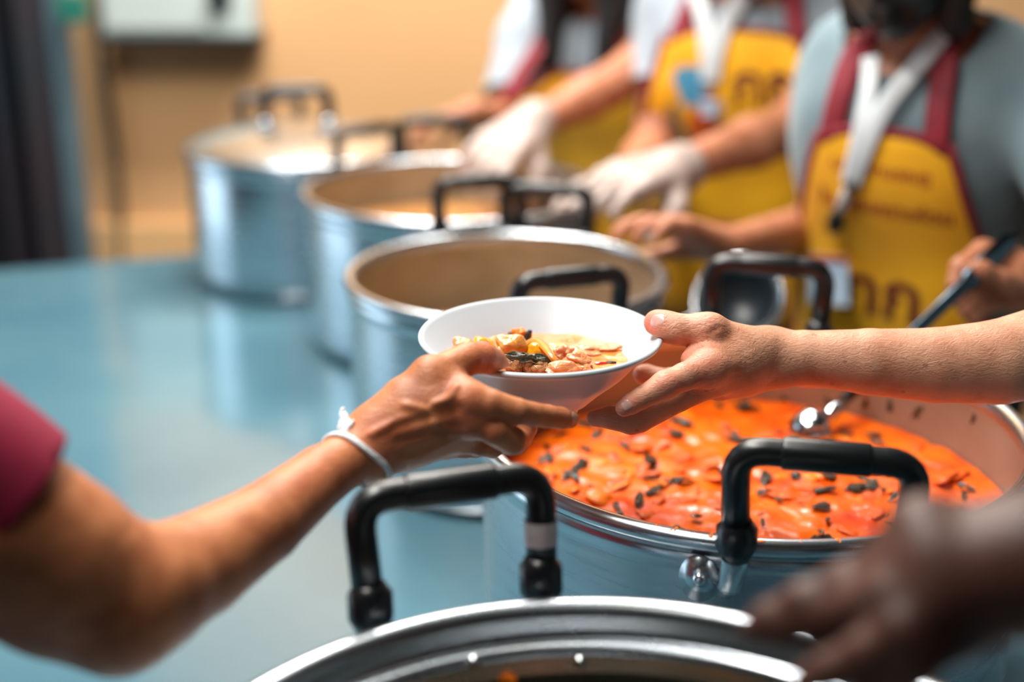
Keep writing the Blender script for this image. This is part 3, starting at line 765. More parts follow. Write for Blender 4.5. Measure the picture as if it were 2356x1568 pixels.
food('basil_scrap', 0, 1178, 770, .004, (.0035, .002, .002), M['basil'], (0, .3, .3), 29, .4)
food('basil_scrap', 0, 1214, 774, .005, (.0025, .0022, .0055), M['basil'], (0, .3, .3), 30, .4)
food('basil_scrap', 0, 1223, 806, .004, (.0026, .003, .0050), M['basil'], (0, .1, .3), 31, .4)
food('basil_scrap', 0, 1404, 833, .0004, (.0045, .0022, .0008), M['basil'], (0, 0, .1), 32, .4)
# curled mushroom strip
sp = [ray_z(1214, 790, BZL+.006), ray_z(1228, 784, BZL+.0085), ray_z(1244, 789, BZL+.0095), ray_z(1258, 803, BZL+.0095), ray_z(1270, 820, BZL+.0085), ray_z(1282, 832, BZL+.006)]
o = link('mushroom_strip', tube_me('strip', catmull([p-np.array([BC[0], BC[1], BZL]) for p in sp], 5), .0021, 10, ref=(0, 1, 0), flat=1.7), mat('strip_skin', rgb(232, 150, 70), rgb(220, 128, 56), 60, .2, coat=.5), srv)
# dark wilted leaf
lf = link('basil_leaf', leaf_me('wilted_leaf', 3, 40, 16, 1.0, .55), M['basil'], srv)
q = ray_z(1222, 824, BZL+.0105)-np.array([BC[0], BC[1], BZL]); lf.location = tuple(q)
lf.scale = (.0190, .0125, .0080); lf.rotation_euler = (D2(32), D2(8), D2(-4))
so = lf.modifiers.new('thick', 'SOLIDIFY'); so.thickness = .03

# ------------------------------------------------------------------ the two hands that meet at the bowl
def chain(S, pts, k=.004, k0=None):
    """pts: (px, py, depth, radius_px)"""
    for i in range(len(pts)-1):
        a, b = pts[i], pts[i+1]
        S.cone(P(*a[:3]), P(*b[:3]), a[3]*a[2]/FPX, b[3]*b[2]/FPX, k0 if (i == 0 and k0) else k)
def nail(S, name, px, py, z, axis, nrm, L, Wd, m, parent, lift=.00022):
    """nail plate laid on the finger: centre pixel/depth, axis towards the tip, outward normal"""
    c = P(px, py, z); n_ = np.array(nrm, float); n_ /= np.linalg.norm(n_); ax = np.array(axis, float); ax -= n_*(ax@n_); ax /= np.linalg.norm(ax); sd = np.cross(n_, ax)
    g = []
    NU, NV = 12, 10
    for i in range(NU+1):
        for j in range(NV+1):
            u = -1+2*i/NU; v = -1+2*j/NV
            uu = u*math.sqrt(1-.42*v*v); vv = v*math.sqrt(1-.30*u*u)
            g.append((uu, vv))
    X = np.array([c + ax*uu*L/2 + sd*vv*Wd/2 + n_*.02 for uu, vv in g])
    Q = S.march(X, -n_, .06)
    for i in range(len(Q)):
        if np.isnan(Q[i]).any(): Q[i] = c + ax*g[i][0]*L/2 + sd*g[i][1]*Wd/2
    for _ in range(4): Q = Q - S.grad(Q)*S.at(Q)[:, None]
    Gd = S.grad(Q)
    ed = np.array([max(abs(a_), abs(b_)) for a_, b_ in [(-1+2*(t//(NV+1))/NU, -1+2*(t % (NV+1))/NV) for t in range(len(g))]])
    V = Q + Gd*(lift*np.where(ed > .98, -.6, 1.0))[:, None]
    fs = [(i*(NV+1)+j, (i+1)*(NV+1)+j, (i+1)*(NV+1)+j+1, i*(NV+1)+j+1) for i in range(NU) for j in range(NV)]
    me = mesh(name, V, fs)
    if np.mean([np.array(p_.normal)@n_ for p_ in me.polygons]) < 0: me.flip_normals()
    return link('finger_nail', me, m, parent)
def tendons(S, lines, r, k=.0035, side=(-FWD+.15*UP)):
    sd = side/np.linalg.norm(side)
    for a, b in lines:
        pa_ = P(*a[:3]) + sd*a[3]*a[2]/FPX; pb_ = P(*b[:3]) + sd*b[3]*b[2]/FPX
        S.cone(pa_, pb_, r*.8, r, k)

# --- server's hand (from the right): left hand, thumb on the rim, fingers under the bowl
SV = SDF()
f_arm = [(1770, 816, .925, 58), (1850, 822, .925, 62), (2000, 832, .922, 76), (2150, 840, .920, 86), (2300, 832, .920, 97), (2440, 800, .93, 108)]
chain(SV, f_arm, .002)
chain(SV, [(1770, 822, .945, 54), (1860, 828, .95, 58), (2100, 838, .95, 76), (2400, 820, .95, 95)], .008)
chain(SV, [(2440, 800, .93, 108), (2700, 610, .965, 112), (2950, 420, 1.0, 118)], .004)
# wrist to knuckles
for tgt in ((1636, 846, .886, 38), (1642, 872, .898, 36), (1650, 884, .918, 32), (1668, 878, .942, 29)):
    chain(SV, [(1768, 822, .932, 50), (1705, (822+tgt[1])/2, (.93+tgt[2])/2, 46), tgt], .012)
# thumb
th = [(1738, 806, .915, 46), (1636, 768, .905, 43), (1600, 760, .904, 35), (1560, 758, .905, 33.5), (1530, 750, .909, 33), (1511, 742, .913, 30)]
chain(SV, th, .005, .014)
# web between thumb and index
chain(SV, [(1660, 800, .905, 36), (1606, 806, .902, 24)], .0012); chain(SV, [(1606, 806, .902, 24), (1588, 826, .896, 21)], .0012)
chain(SV, [(1690, 830, .905, 46), (1620, 832, .892, 34)], .008)
# index
chain(SV, [(1636, 846, .886, 38), (1575, 866, .875, 33), (1532, 885, .870, 31), (1500, 902, .866, 28), (1474, 916, .863, 26), (1450, 929, .861, 24.5), (1436, 938, .860, 20.5)], .0012, .010)
SVi = len(SV.ops)
# middle
chain(SV, [(1642, 874, .898, 36), (1560, 912, .895, 35), (1470, 962, .893, 33), (1452, 968, .894, 31), (1405, 960, .897, 27), (1368, 962, .902, 19)], .0012, .006)
# ring and little finger reach behind
chain(SV, [(1650, 884, .920, 32), (1560, 890, .955, 29), (1520, 874, .965, 28), (1487, 862, .968, 25), (1478, 860, .966, 22)], .0012, .006)
chain(SV, [(1668, 878, .944, 29), (1590, 872, .975, 25), (1545, 868, .985, 22), (1520, 868, .985, 20)], .0012, .006)
# tendons, knuckle lumps
tendons(SV, [((1760, 832, .93, 46), (1650, 850, .888, 33)), ((1762, 850, .935, 40), (1652, 880, .90, 30))], .0032, .005)
SV.ball(P(1634, 846, .886)-FWD*.004, .0096, .006); SV.ball(P(1628, 762, .902)-FWD*.003+UP*.002, .0098, .007)
SV.ball(P(1530, 884, .868)-FWD*.002, .0086, .005)
SV.ball(P(1800, 842, .925)-FWD*.006, .012, .012)
# skin folds at the base of the thumb
for (a, b) in (((1560, 797, .893), (1620, 790, .885)), ((1566, 803, .893), (1612, 800, .886)), ((1655, 752, .888), (1628, 772, .886))):
    SV.cone(P(*a), P(*b), .0016, .0016, .0022, sub=True)
def carve_bowl(X):
    """the bowl keeps its own space: solid low down, only the rim wall near the top where the thumbs hook over it"""
    return -np.where(X[:, 2] < BC[2]-.017, bowl_solid(X), bowl_shell(X))
me_sv = SV.mesh('server_arm', .00105, carve=carve_bowl, smooth=1)
wrinkle(me_sv, [(P(1556, 757, .895), P(1511, 742, .91)-P(1560, 758, .905), .009, .0042, 1.6), (P(1625, 765, .892), P(1511, 742, .91)-P(1560, 758, .905), .012, .0045, 2.0),
                (P(1530, 885, .86), P(1436, 938, .86)-P(1532, 885, .87), .008, .004, 1.4), (P(1474, 914, .855), P(1436, 938, .86)-P(1532, 885, .87), .006, .0036, .9),
                (P(1690, 830, .90), (1, 0, -.35), .022, .0050, 1.6), (P(1620, 800, .89), (.3, .2, 1), .014, .005, 1.6), (P(1770, 830, .9), (1, 0, .1), .02, .006, .9)])
flush_attr(me_sv, [(P(1496, 738, .905), .011, .95), (P(1628, 762, .892), .012, .35), (P(1534, 880, .86), .011, .5), (P(1440, 940, .855), .010, .75),
                   (P(1590, 815, .89), .014, .6), (P(1625, 845, .876), .014, .35), (P(1470, 860, .95), .012, .5), (P(1370, 965, .89), .015, .3)])

# --- recipient's hand (from the left): right hand, back of the hand to the viewer
RC = SDF()
chain(RC, [(836, 1034, .800, 60), (740, 1094, .775, 70), (603, 1206, .735, 93), (454, 1300, .695, 121), (350, 1350, .665, 142), (285, 1376, .650, 154)], .002)
chain(RC, [(836, 1040, .825, 50), (700, 1122, .80, 56), (520, 1252, .745, 76), (380, 1332, .70, 108)], .008)
chain(RC, [(285, 1372, .650, 146), (130, 1275, .63, 165), (0, 1195, .615, 170), (-420, 860, .58, 172)], .015)
chain(RC, [(262, 1462, .652, 62), (100, 1385, .64, 92), (-140, 1250, .62, 130)], .02)
MC = {'i': (1078, 918, .802, 36), 'm': (1086, 964, .806, 36), 'r': (1064, 1004, .826, 33), 'p': (1026, 1020, .848, 30)}
for key, tgt in MC.items():
    mid = (.5*(842+tgt[0])-6, .5*(1036+tgt[1])-4, .5*(.806+tgt[2]), 44)
    chain(RC, [(842, 1036, .806, 52), mid, tgt], .012)
# thumb
chain(RC, [(868, 975, .805, 50), (930, 915, .808, 50), (990, 872, .813, 46), (1036, 846, .820, 40), (1078, 824, .829, 38), (1108, 822, .838, 38), (1134, 832, .847, 32), (1146, 842, .851, 26)], .0012, .014)
chain(RC, [(900, 985, .806, 48), (1010, 905, .806, 38)], .014)
chain(RC, [(1000, 898, .808, 30), (1052, 884, .808, 26)], .008)
chain(RC, [(1000, 1000, .818, 34), (1078, 990, .816, 30)], .010); chain(RC, [(980, 1020, .830, 32), (1046, 1014, .838, 30)], .010)
# fingers
chain(RC, [MC['i'], (1130, 928, .799, 33), (1190, 945, .803, 30), (1225, 952, .812, 27.5), (1258, 957, .824, 27), (1290, 961, .836, 26), (1310, 963, .843, 22)], .0012, .010)
chain(RC, [MC['m'], (1140, 990, .803, 35), (1176, 1012, .812, 34), (1186, 1014, .826, 31), (1198, 1006, .846, 27), (1215, 985, .868, 22)], .0012, .004)
chain(RC, [MC['r'], (1100, 1018, .828, 31), (1132, 1023, .838, 30), (1150, 1018, .858, 26), (1180, 998, .885, 22)], .0012, .004)
chain(RC, [MC['p'], (1065, 1028, .852, 26), (1092, 1028, .862, 25), (1120, 1020, .882, 22), (1150, 1004, .902, 19)], .0012, .004)
# knuckles
for key, rr in (('i', .0098), ('m', .0098), ('r', .0090), ('p', .0082)):
    q = MC[key]; RC.ball(P(q[0]-4, q[1]+2, q[2])-FWD*.0035, rr, .005)
RC.ball(P(990, 868, .813)-FWD*.002+UP*.002, .0115, .006)
# tendons and veins on the back of the hand
tendons(RC, [((850, 1010, .805, 46), (1064, 924, .802, 37)), ((852, 1030, .806, 46), (1070, 968, .806, 37)), ((858, 1050, .808, 42), (1050, 1006, .826, 34)), ((864, 1064, .812, 36), (1014, 1022, .848, 30))], .0026, .0032)
vein = [[(930, 930), (985, 950), (1005, 985), (1045, 985)], [(1000, 930), (1035, 915), (1050, 890)], [(960, 1000), (1010, 1010), (1040, 1000)], [(850, 1000), (890, 980), (930, 965), (985, 950)]]
veins = []
for vv in vein:
    pv = np.array(catmull([P(x_, y_, .70) for x_, y_ in vv], 4))
    dirs = pv-CAMP; dirs = dirs/np.linalg.norm(dirs, axis=1, keepdims=True)
    veins.append((RC.march(CAMP+dirs*.55, dirs, .5), vv))
for Q, vv in veins:
    Q = [h_ for h_ in Q if not np.isnan(h_).any()]
    for a_, b_ in zip(Q[:-1], Q[1:]):
        if np.linalg.norm(a_-b_) < .03: RC.cone(a_+FWD*.0008, b_+FWD*.0008, .0015, .0015, .003)
grv = [((915, 978), (1045, 942)), ((925, 1018), (1050, 986)), ((940, 1046), (1035, 1016))]
gp = np.array([P(*p_, .7) for g_ in grv for p_ in g_]); gd = gp-CAMP; gd = gd/np.linalg.norm(gd, axis=1, keepdims=True)
gq = RC.march(CAMP+gd*.55, gd, .5)
for i in range(len(grv)):
    if not np.isnan(gq[2*i:2*i+2]).any(): RC.cone(gq[2*i]-FWD*.002, gq[2*i+1]-FWD*.002, .0028, .0036, .005, sub=True)
me_rc = RC.mesh('recipient_arm', .00125, carve=carve_bowl, smooth=1)
wrinkle(me_rc, [(P(1190, 945, .795), P(1258, 957, .824)-P(1190, 945, .803), .006, .0045, .25), (P(1258, 957, .815), P(1310, 963, .84)-P(1258, 957, .824), .005, .004, .25),
                (P(1070, 850, .815), P(1108, 822, .838)-P(1036, 846, .82), .014, .0055, 2.2), (P(1180, 1005, .80), P(1180, 1008, .812)-P(1140, 990, .803), .009, .0045, 1.2)])
flush_attr(me_rc, [(P(1120, 815, .83), .014, .55), (P(1078, 912, .79), .012, .4), (P(1085, 964, .79), .012, .35), (P(860, 1000, .79), .02, .35), (P(700, 1085, .76), .03, .25), (P(1300, 960, .83), .01, .3)])

# ------------------------------------------------------------------ people
def nrm(v): v = np.array(v, float); return v/np.linalg.norm(v)
class Frame:
    """body frame: neck base, yaw of the facing direction, forward lean"""
    def __init__(s, neck, face, lean=0.0, sc=1.0):
        s.o = np.array(neck, float); f = nrm([face[0], face[1], 0]); s.r = np.array([-f[1], f[0], 0.0])*1.0   # r: to the person's left
        up = np.array([0, 0, 1.0]); s.u = nrm(up*math.cos(lean) + f*math.sin(lean)); s.f = nrm(f*math.cos(lean) - up*math.sin(lean)); s.sc = sc
        s.fh = f
    def p(s, l, f, u): return s.o + s.sc*(l*s.r + f*s.f + u*s.u)
def torso(S, F, infl=0.0, k=.05, shw=.15):
    c = F.sc
    for sg in (-1, 1):
        S.cone(F.p(sg*.075, 0, -.12), F.p(sg*.062, .0, -.34), (.098+infl)*c, (.085+infl)*c, k)
        S.cone(F.p(sg*.062, 0, -.34), F.p(sg*.075, -.005, -.50), (.085+infl)*c, (.105+infl)*c, k)
        S.cone(F.p(sg*.02, -.012, -.02), F.p(sg*shw, -.012, -.055), (.045+infl)*c, (.052+infl)*c, k)
    S.ell(F.p(0, .03, -.17), np.stack([F.r, F.f, F.u]), np.array([.14+infl, .085+infl, .12+infl])*c, k)
def head(S, F, nod=.35, c=None):
    """neck and head; nod tips the face down"""
    c = F.sc
    nb = F.p(0, -.005, -.03); nt = F.p(0, .03, .075)
    S.cone(nb, nt, .052*c, .050*c, .02)
    f = nrm(F.fh*math.cos(nod) - np.array([0, 0, 1])*math.sin(nod)); u = nrm(np.array([0, 0, 1])*math.cos(nod) + F.fh*math.sin(nod)); r = F.r
    o = nt + u*.075*c + f*.015*c
    def q(l, ff, uu): return o + c*(l*r + ff*f + uu*u)
    A = np.stack([r, f, u])
    S.ell(q(0, -.012, .035), A, np.array([.073, .092, .085])*c, .02)
    S.ell(q(0, .022, -.03), A, np.array([.058, .066, .075])*c, .02)
    S.ball(q(0, .060, -.082), .022*c, .02)                         # chin
    S.cone(q(0, .085, .02), q(0, .100, -.022), .009*c, .0135*c, .008)   # nose
    for s in (-1, 1):
        S.ball(q(s*.031, .083, .018), .014*c, .006, sub=True)
        S.ball(q(s*.031, .072, .016), .0145*c, .002)               # eye ball with lid
        S.cone(q(s*.014, .086, .034), q(s*.048, .074, .034), .006*c, .005*c, .008)  # brow
        S.ell(q(s*.076, -.004, .0), A, np.array([.010, .020, .032])*c, .004)       # ear
        S.ball(q(s*.012, .088, -.022), .008*c, .006)
    S.cone(q(-.018, .082, -.048), q(.018, .082, -.048), .0065*c, .0065*c, .004)
    S.cone(q(-.015, .080, -.060), q(.015, .080, -.060), .007*c, .007*c, .004)
    S.cone(q(-.024, .0905, -.054), q(.024, .0905, -.054), .0012, .0012, .002, sub=True)
    return q, A
def hair_on(q, c, style, F, name, parent):
    Hs = SDF()
    A = None
    Hs.ell(q(0, -.016, .042), np.stack([F.r, nrm(q(0, 1, 0)-q(0, 0, 0)), nrm(q(0, 0, 1)-q(0, 0, 0))]), np.array([.082, .098, .092])*c, .02)
    # keep the face free
    Hs.ell(q(0, .090, -.03), np.stack([F.r, nrm(q(0, 1, 0)-q(0, 0, 0)), nrm(q(0, 0, 1)-q(0, 0, 0))]), np.array([.062, .060, .085])*c, .01, sub=True)
    for s in (-1, 1):
        if style == 'bob':
            Hs.cone(q(s*.070, .015, .03), q(s*.066, .035, -.105), .026*c, .022*c, .02)
            Hs.cone(q(s*.055, -.045, .02), q(s*.05, -.05, -.10), .04*c, .03*c, .02)
        elif style == 'long':
            a = q(s*.068, .010, .03); b = q(s*.066, .03, -.10)
            Hs.cone(a, b, .034*c, .038*c, .02); Hs.cone(b, b + np.array([0, 0, -.15]) + F.fh*.03 - F.r*s*.01, .038*c, .016*c, .02)
            Hs.cone(q(s*.045, -.05, .02), q(s*.045, -.06, -.16), .045*c, .03*c, .02)
        else:
            Hs.cone(q(s*.066, -.03, .02), q(s*.058, -.04, -.04), .022*c, .016*c, .015)
    hm = Hs.mesh(name, .0045, smooth=2); cloth_folds(hm, .0035, 60, 2.0, .12)
    return link('hair', hm, M['hair'], parent)
def hand_simple(S, wrist, d, palm_n, L=.175, curl=.5, rr=1.0, thumb_side=1, k=.006):
    """whole hand: palm and five bent fingers; d points to the fingers, palm_n out of the palm"""
    d = nrm(d); n = np.array(palm_n, float); n = nrm(n-d*(n@d)); s = np.cross(n, d)*thumb_side
    c = L/.175
    w = np.array(wrist, float)
    kn = []
    for i, off in enumerate((.030, .010, -.010, -.028)):
        m = w + d*(.088-.004*abs(i-1))*c + s*off*c - n*.004*c
        S.cone(w + s*off*.45*c, m, .019*c*rr, .0125*c*rr, .012); kn.append(m)
    for i, (m, ln) in enumerate(zip(kn, (.074, .082, .076, .060))):
        ang = curl*(.9+.12*i)
        p0 = m; dd = d; ln *= c
        for seg, fr in enumerate((.46, .30, .24)):
            a_ = ang*(seg+.4)
            v = nrm(d*math.cos(a_) + n*math.sin(a_) + s*(.10, .02, -.05, -.12)[i])
            p1 = p0 + v*ln*fr
            S.cone(p0, p1, (.0098-.0009*seg)*c*rr, (.0090-.0012*seg)*c*rr, .003 if seg else k); p0 = p1
    t0 = w + d*.02*c + s*.024*c + n*.008*c; t1 = t0 + nrm(d*.65+s*.75+n*.35)*.045*c; t2 = t1 + nrm(d*.85+s*.25+n*.5)*.034*c; t3 = t2 + nrm(d*.9+n*.6)*.026*c
    S.cone(t0, t1, .017*c*rr, .0125*c*rr, .012); S.cone(t1, t2, .0115*c*rr, .0105*c*rr, .004); S.cone(t2, t3, .0105*c*rr, .008*c*rr, .004)
    return kn
def cloth_folds(me, amp, fr, seed, vert=1.0):
    V = co_of(me); Nn = np.empty(len(V)*3, np.float32); me.vertices.foreach_get('normal', Nn); Nn = Nn.reshape(-1, 3)
    d = np.array([amp*(noise.noise(Vector((v[0]*fr, v[1]*fr, v[2]*fr*vert+seed))) + .5*noise.noise(Vector((v[0]*fr*2.3, v[1]*fr*2.3, v[2]*fr*vert*2+seed)))) for v in V])
    me.vertices.foreach_set('co', (V+Nn*d[:, None]).astype(np.float32).ravel()); me.update()
def legs(F, parent, m, name):
    S = SDF(); c = F.sc
    hip = F.p(0, 0, -.50)
    for s in (-1, 1):
        a = hip + F.r*s*.085*c; a[2] = hip[2]
        kn = np.array([a[0], a[1], 0]) + F.fh*.02 + np.array([0, 0, .46*c]); an = np.array([a[0], a[1], .07]) - F.fh*.01
        S.cone(a, kn, .095*c, .062*c, .04); S.cone(kn, an, .062*c, .047*c, .03)
    S.cone(hip - F.r*.06*c, hip + F.r*.06*c, .105*c, .105*c, .04)
    link('trousers', S.mesh(name+'_trousers', .011, smooth=1), m, parent)
    for s in (-1, 1):
        a = hip + F.r*s*.085*c; S2 = SDF(); b = np.array([a[0], a[1], .045])
        S2.cone(b - F.fh*.04, b + F.fh*.14, .043*c, .036*c, .03); S2.cone(b - F.fh*.02, b - F.fh*.02+np.array([0, 0, .05]), .042*c, .046*c, .03)
        S2.ell(b + F.fh*.05 + np.array([0, 0, -.045-.2]), np.eye(3), np.array([1, 1, .2]), .004, sub=True)
        link('shoe', S2.mesh(name+'_shoe', .007, smooth=1), M['shoe'], parent)
def grid_on(S, F, uv, depth=.35, off=.006, fall=.11):
    """points (l, u) of the body frame dropped from the front onto the clothed torso; misses hang straight at the last depth"""
    X = np.array([F.p(l, depth, u) for l, u in uv]); Q = S.march(X, -F.f, depth+.1, off)
    bad = np.isnan(Q).any(1)
    for i in np.nonzero(bad)[0]: Q[i] = F.p(uv[i][0], fall*.55, uv[i][1])
    return Q
def text_mesh(txt, size):
    cu = bpy.data.curves.new('lettering', 'FONT'); cu.body = txt; cu.size = size; cu.align_x = 'CENTER'; cu.resolution_u = 3; cu.offset = size*.028
    o = bpy.data.objects.new('lettering_tmp', cu); COL.objects.link(o)
    dg = bpy.context.evaluated_depsgraph_get(); me = bpy.data.meshes.new_from_object(o.evaluated_get(dg))
    bpy.data.objects.remove(o, do_unlink=True)
    bm = bmesh.new(); bm.from_mesh(me); bmesh.ops.triangulate(bm, faces=bm.faces[:])
    bmesh.ops.subdivide_edges(bm, edges=[e for e in bm.edges if e.calc_length() > size*.25], cuts=2)
    bm.to_mesh(me); bm.free(); return me
def decal(name, me, S, F, l0, u0, m, parent, mir=1, rot=0.0, off=.0115):
    """flat print laid on the apron cloth"""
    V = co_of(me); ca, sa = math.cos(rot), math.sin(rot)
    uv = [(l0 + mir*(v[0]*ca-v[1]*sa), u0 + v[0]*sa+v[1]*ca) for v in V]
    Q = grid_on(S, F, uv, off=off)
    me.vertices.foreach_set('co', Q.astype(np.float32).ravel()); me.update()
    return link(name, me, m, parent, False)
def shape_me(fn, n=48):
    """filled star-shaped outline"""
    vsx = [(0, 0, 0)]; fs = []
    for r_ in (.5, 1.0):
        for i in range(n):
            a = 2*math.pi*i/n; x_, y_ = fn(a); vsx.append((x_*r_, y_*r_, 0))
    for i in range(n):
        j = (i+1) % n; fs.append((0, 1+i, 1+j)); fs.append((1+i, 1+n+i, 1+n+j, 1+j))
    return mesh('print_shape', vsx, fs)
def ring_me(r0, r1, a0, a1, n=60):
    vsx, fs = [], []
    for i in range(n+1):
        a = a0+(a1-a0)*i/n
        vsx += [(r0*math.cos(a), r0*math.sin(a), 0), (r1*math.cos(a), r1*math.sin(a), 0)]
    for i in range(n): fs.append((2*i, 2*i+1, 2*i+3, 2*i+2))
    return mesh('print_ring', vsx, fs)
def apron(S, F, parent, wid, u_top, u_bot, name, rows=46, cols=30, strapw=.015, neck_l=.055):
    uv, fs = [], []
    for i in range(rows+1):
        t = i/rows; u = u_top + (u_bot-u_top)*t
        w = wid(t)
        for j in range(cols+1):
            v = -1+2*j/cols
            uv.append((v*w, u - .02*(abs(v)**4)*(1 if i == 0 else 0)))
    Q = grid_on(S, F, uv, off=.010)
    for i in range(rows):
        for j in range(cols): fs.append((i*(cols+1)+j, i*(cols+1)+j+1, (i+1)*(cols+1)+j+1, (i+1)*(cols+1)+j))
    o = link('apron', mesh(name+'_apron', Q, fs), M['yellow'], parent)
    so = o.modifiers.new('thick', 'SOLIDIFY'); so.thickness = .0025; so.offset = 0
    edge = [Q[i*(cols+1)] for i in range(rows, -1, -1)] + [Q[j] for j in range(1, cols)] + [Q[i*(cols+1)+cols] for i in range(rows+1)]
    link('trim', tube_me(name+'_trim', edge, .0068, 8, ref=tuple(F.f), flat=.5), M['maroon'], o)
    for s in (-1, 1):
        w = wid(0)*.86
        uvp = [(s*w, u_top-.012), (s*(w*.75+neck_l*.25), u_top*.6-.01), (s*(w*.45+neck_l*.55), u_top*.28), (s*neck_l, -.012)]
        pt = grid_on(S, F, [tuple(p) for p in catmull([np.array(p) for p in uvp], 6)], off=.009)
        pt = [p for p in pt] + [F.p(s*neck_l*.9, -.02, .028), F.p(s*neck_l*.45, -.062, .035)]
        link('strap', tube_me(name+'_strap', pt, strapw, 8, ref=tuple(F.f), flat=.16), M['maroon'], o)
    return o

def volunteer(name, label, F, arms, skin, shirt, hairstyle, nod, h=.0045, gloves=None, shw=.15, fold=.004, group='people around the serving table', legs_=True, extra=None, hair=True, shade_chin=False):
    """arms: list of dict(sh, el, wr, r, hand=dict or None, sleeve t, extra mesh)"""
    root = empty('person', (F.o[0], F.o[1], 0)); tag(root, label, 'person', group)
    inv = np.array([F.o[0], F.o[1], 0])
    B = SDF(); torso(B, F, 0, .05, shw); q, A = head(B, F, nod)
    S = SDF(); torso(S, F, .009, .05, shw)
    S.cone(F.p(0, -.01, -.02), F.p(0, 0, .012), .062*F.sc, .058*F.sc, .02)
    Gs = []
    for a in arms:
        sh, el = np.array(a['sh']), np.array(a['el'])
        r = a.get('r', .042)
        B.cone(F.p(a['side']*shw, -.012, -.055), sh, .045*F.sc, r*1.1, .03)
        B.cone(sh, el, r*1.08, r*.88, .02)
        S.cone(F.p(a['side']*shw*.8, -.012, -.05), sh, .058*F.sc, r*1.45, .03)
        tt = a.get('sleeve', .75); S.cone(sh, sh+(el-sh)*tt, r*1.40, r*1.46, .02)
        if a.get('wr') is not None:
            wr = np.array(a['wr']); m1 = el+(wr-el)*.3
            B.cone(el, m1, r*.88, r*.92, .015); B.cone(m1, wr, r*.92, r*.60, .015)
            hd = a.get('hand')
            if hd:
                hand_simple(B, wr, hd['d'], hd['n'], hd.get('L', .165), hd.get('curl', .5), 1.0, hd.get('ts', 1))
                if hd.get('glove'):
                    G = SDF(); hand_simple(G, wr, hd['d'], hd['n'], hd.get('L', .165)*1.01, hd.get('curl', .5), 1.12, hd.get('ts', 1))
                    G.cone(wr, wr-nrm(hd['d'])*.02, .030, .034, .01); Gs.append(G)
    me = B.mesh(name+'_body', h, smooth=1)
    if extra: me = join_me(name+'_body', [me]+extra)
    flush_attr(me, [])
    body = link('body', me, skin, root)
    mes = S.mesh(name+'_shirt', .0065, smooth=1)
    # neckline: open the shirt around the neck
    bm = bmesh.new(); bm.from_mesh(mes)
    def cut(co, no, rad):
        """clean hem: bisect the cloth near co and drop what lies beyond"""
        near = [f for f in bm.faces if np.linalg.norm(np.array(f.calc_center_median())-co) < rad]
        geo = list({e for f in near for e in f.edges} | {v for f in near for v in f.verts}) + near
        bmesh.ops.bisect_plane(bm, geom=geo, plane_co=Vector(co), plane_no=Vector(no), dist=1e-5)
        kill = [f for f in bm.faces if (lambda c: (c-co)@no > 1e-5 and np.linalg.norm(c-co) < rad*.97)(np.array(f.calc_center_median()))]
        bmesh.ops.delete(bm, geom=kill, context='FACES')
    cut(F.p(0, .012, -.008), nrm(F.u*.9+F.f*.42), .10*F.sc)
    for a in arms:   # sleeve openings
        sh, el = np.array(a['sh']), np.array(a['el']); tt = a.get('sleeve', .75)
        cut(sh+(el-sh)*tt, nrm(el-sh), .095)
    bm.to_mesh(mes); bm.free()
    cloth_folds(mes, fold, 11, len(name)*1.7, .6)
    so = link('shirt', mes, shirt, root); sm_ = so.modifiers.new('thick', 'SOLIDIFY'); sm_.thickness = .003
    for i, G in enumerate(Gs): link('glove', G.mesh(name+'_glove', .0035, smooth=1), M['glove'], root)
    if shade_chin:
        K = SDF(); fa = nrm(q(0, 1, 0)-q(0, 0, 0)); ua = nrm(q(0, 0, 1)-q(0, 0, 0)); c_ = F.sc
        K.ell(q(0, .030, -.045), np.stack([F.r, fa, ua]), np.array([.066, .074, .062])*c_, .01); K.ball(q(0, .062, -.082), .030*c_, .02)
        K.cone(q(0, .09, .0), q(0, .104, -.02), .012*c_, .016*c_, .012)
        link('chin_shade', K.mesh(name+'_chin_shade', .004, smooth=1), M['clip'], root)  # dark shell added over the lower face for the shade on chin and neck
    if hair: hair_on(q, F.sc, hairstyle, F, name+'_hair', root)
    if legs_: legs(F, root, M['trousers'], name)
    return root, S, B, q
def settle(root):
    """parts are modelled in world space; keep them there under the empty at the person's feet"""
    for ch in root.children:
        ch.matrix_parent_inverse = Matrix.Translation(-root.location)

# volunteer at the right: pale grey shirt, yellow apron with maroon trim
FF = Frame(P(2120, 66, 1.56), (-.58, -.81), lean=.16, sc=.86)
armsF = [dict(side=-1, sh=FF.p(-.115, -.045, -.095), el=FF.p(-.150, -.09, -.34), wr=P(1668, 566, 1.52), r=.034, sleeve=.62,
              hand=dict(d=P(1450, 490, 1.47)-P(1660, 566, 1.52), n=(-.1, -.3, -1), L=.15, curl=.45, ts=1)),
         dict(side=1, sh=FF.p(.145, -.01, -.08), el=P(2560, 560, 1.42), wr=P(2390, 650, 1.335), r=.036, sleeve=.7, hand=None)]
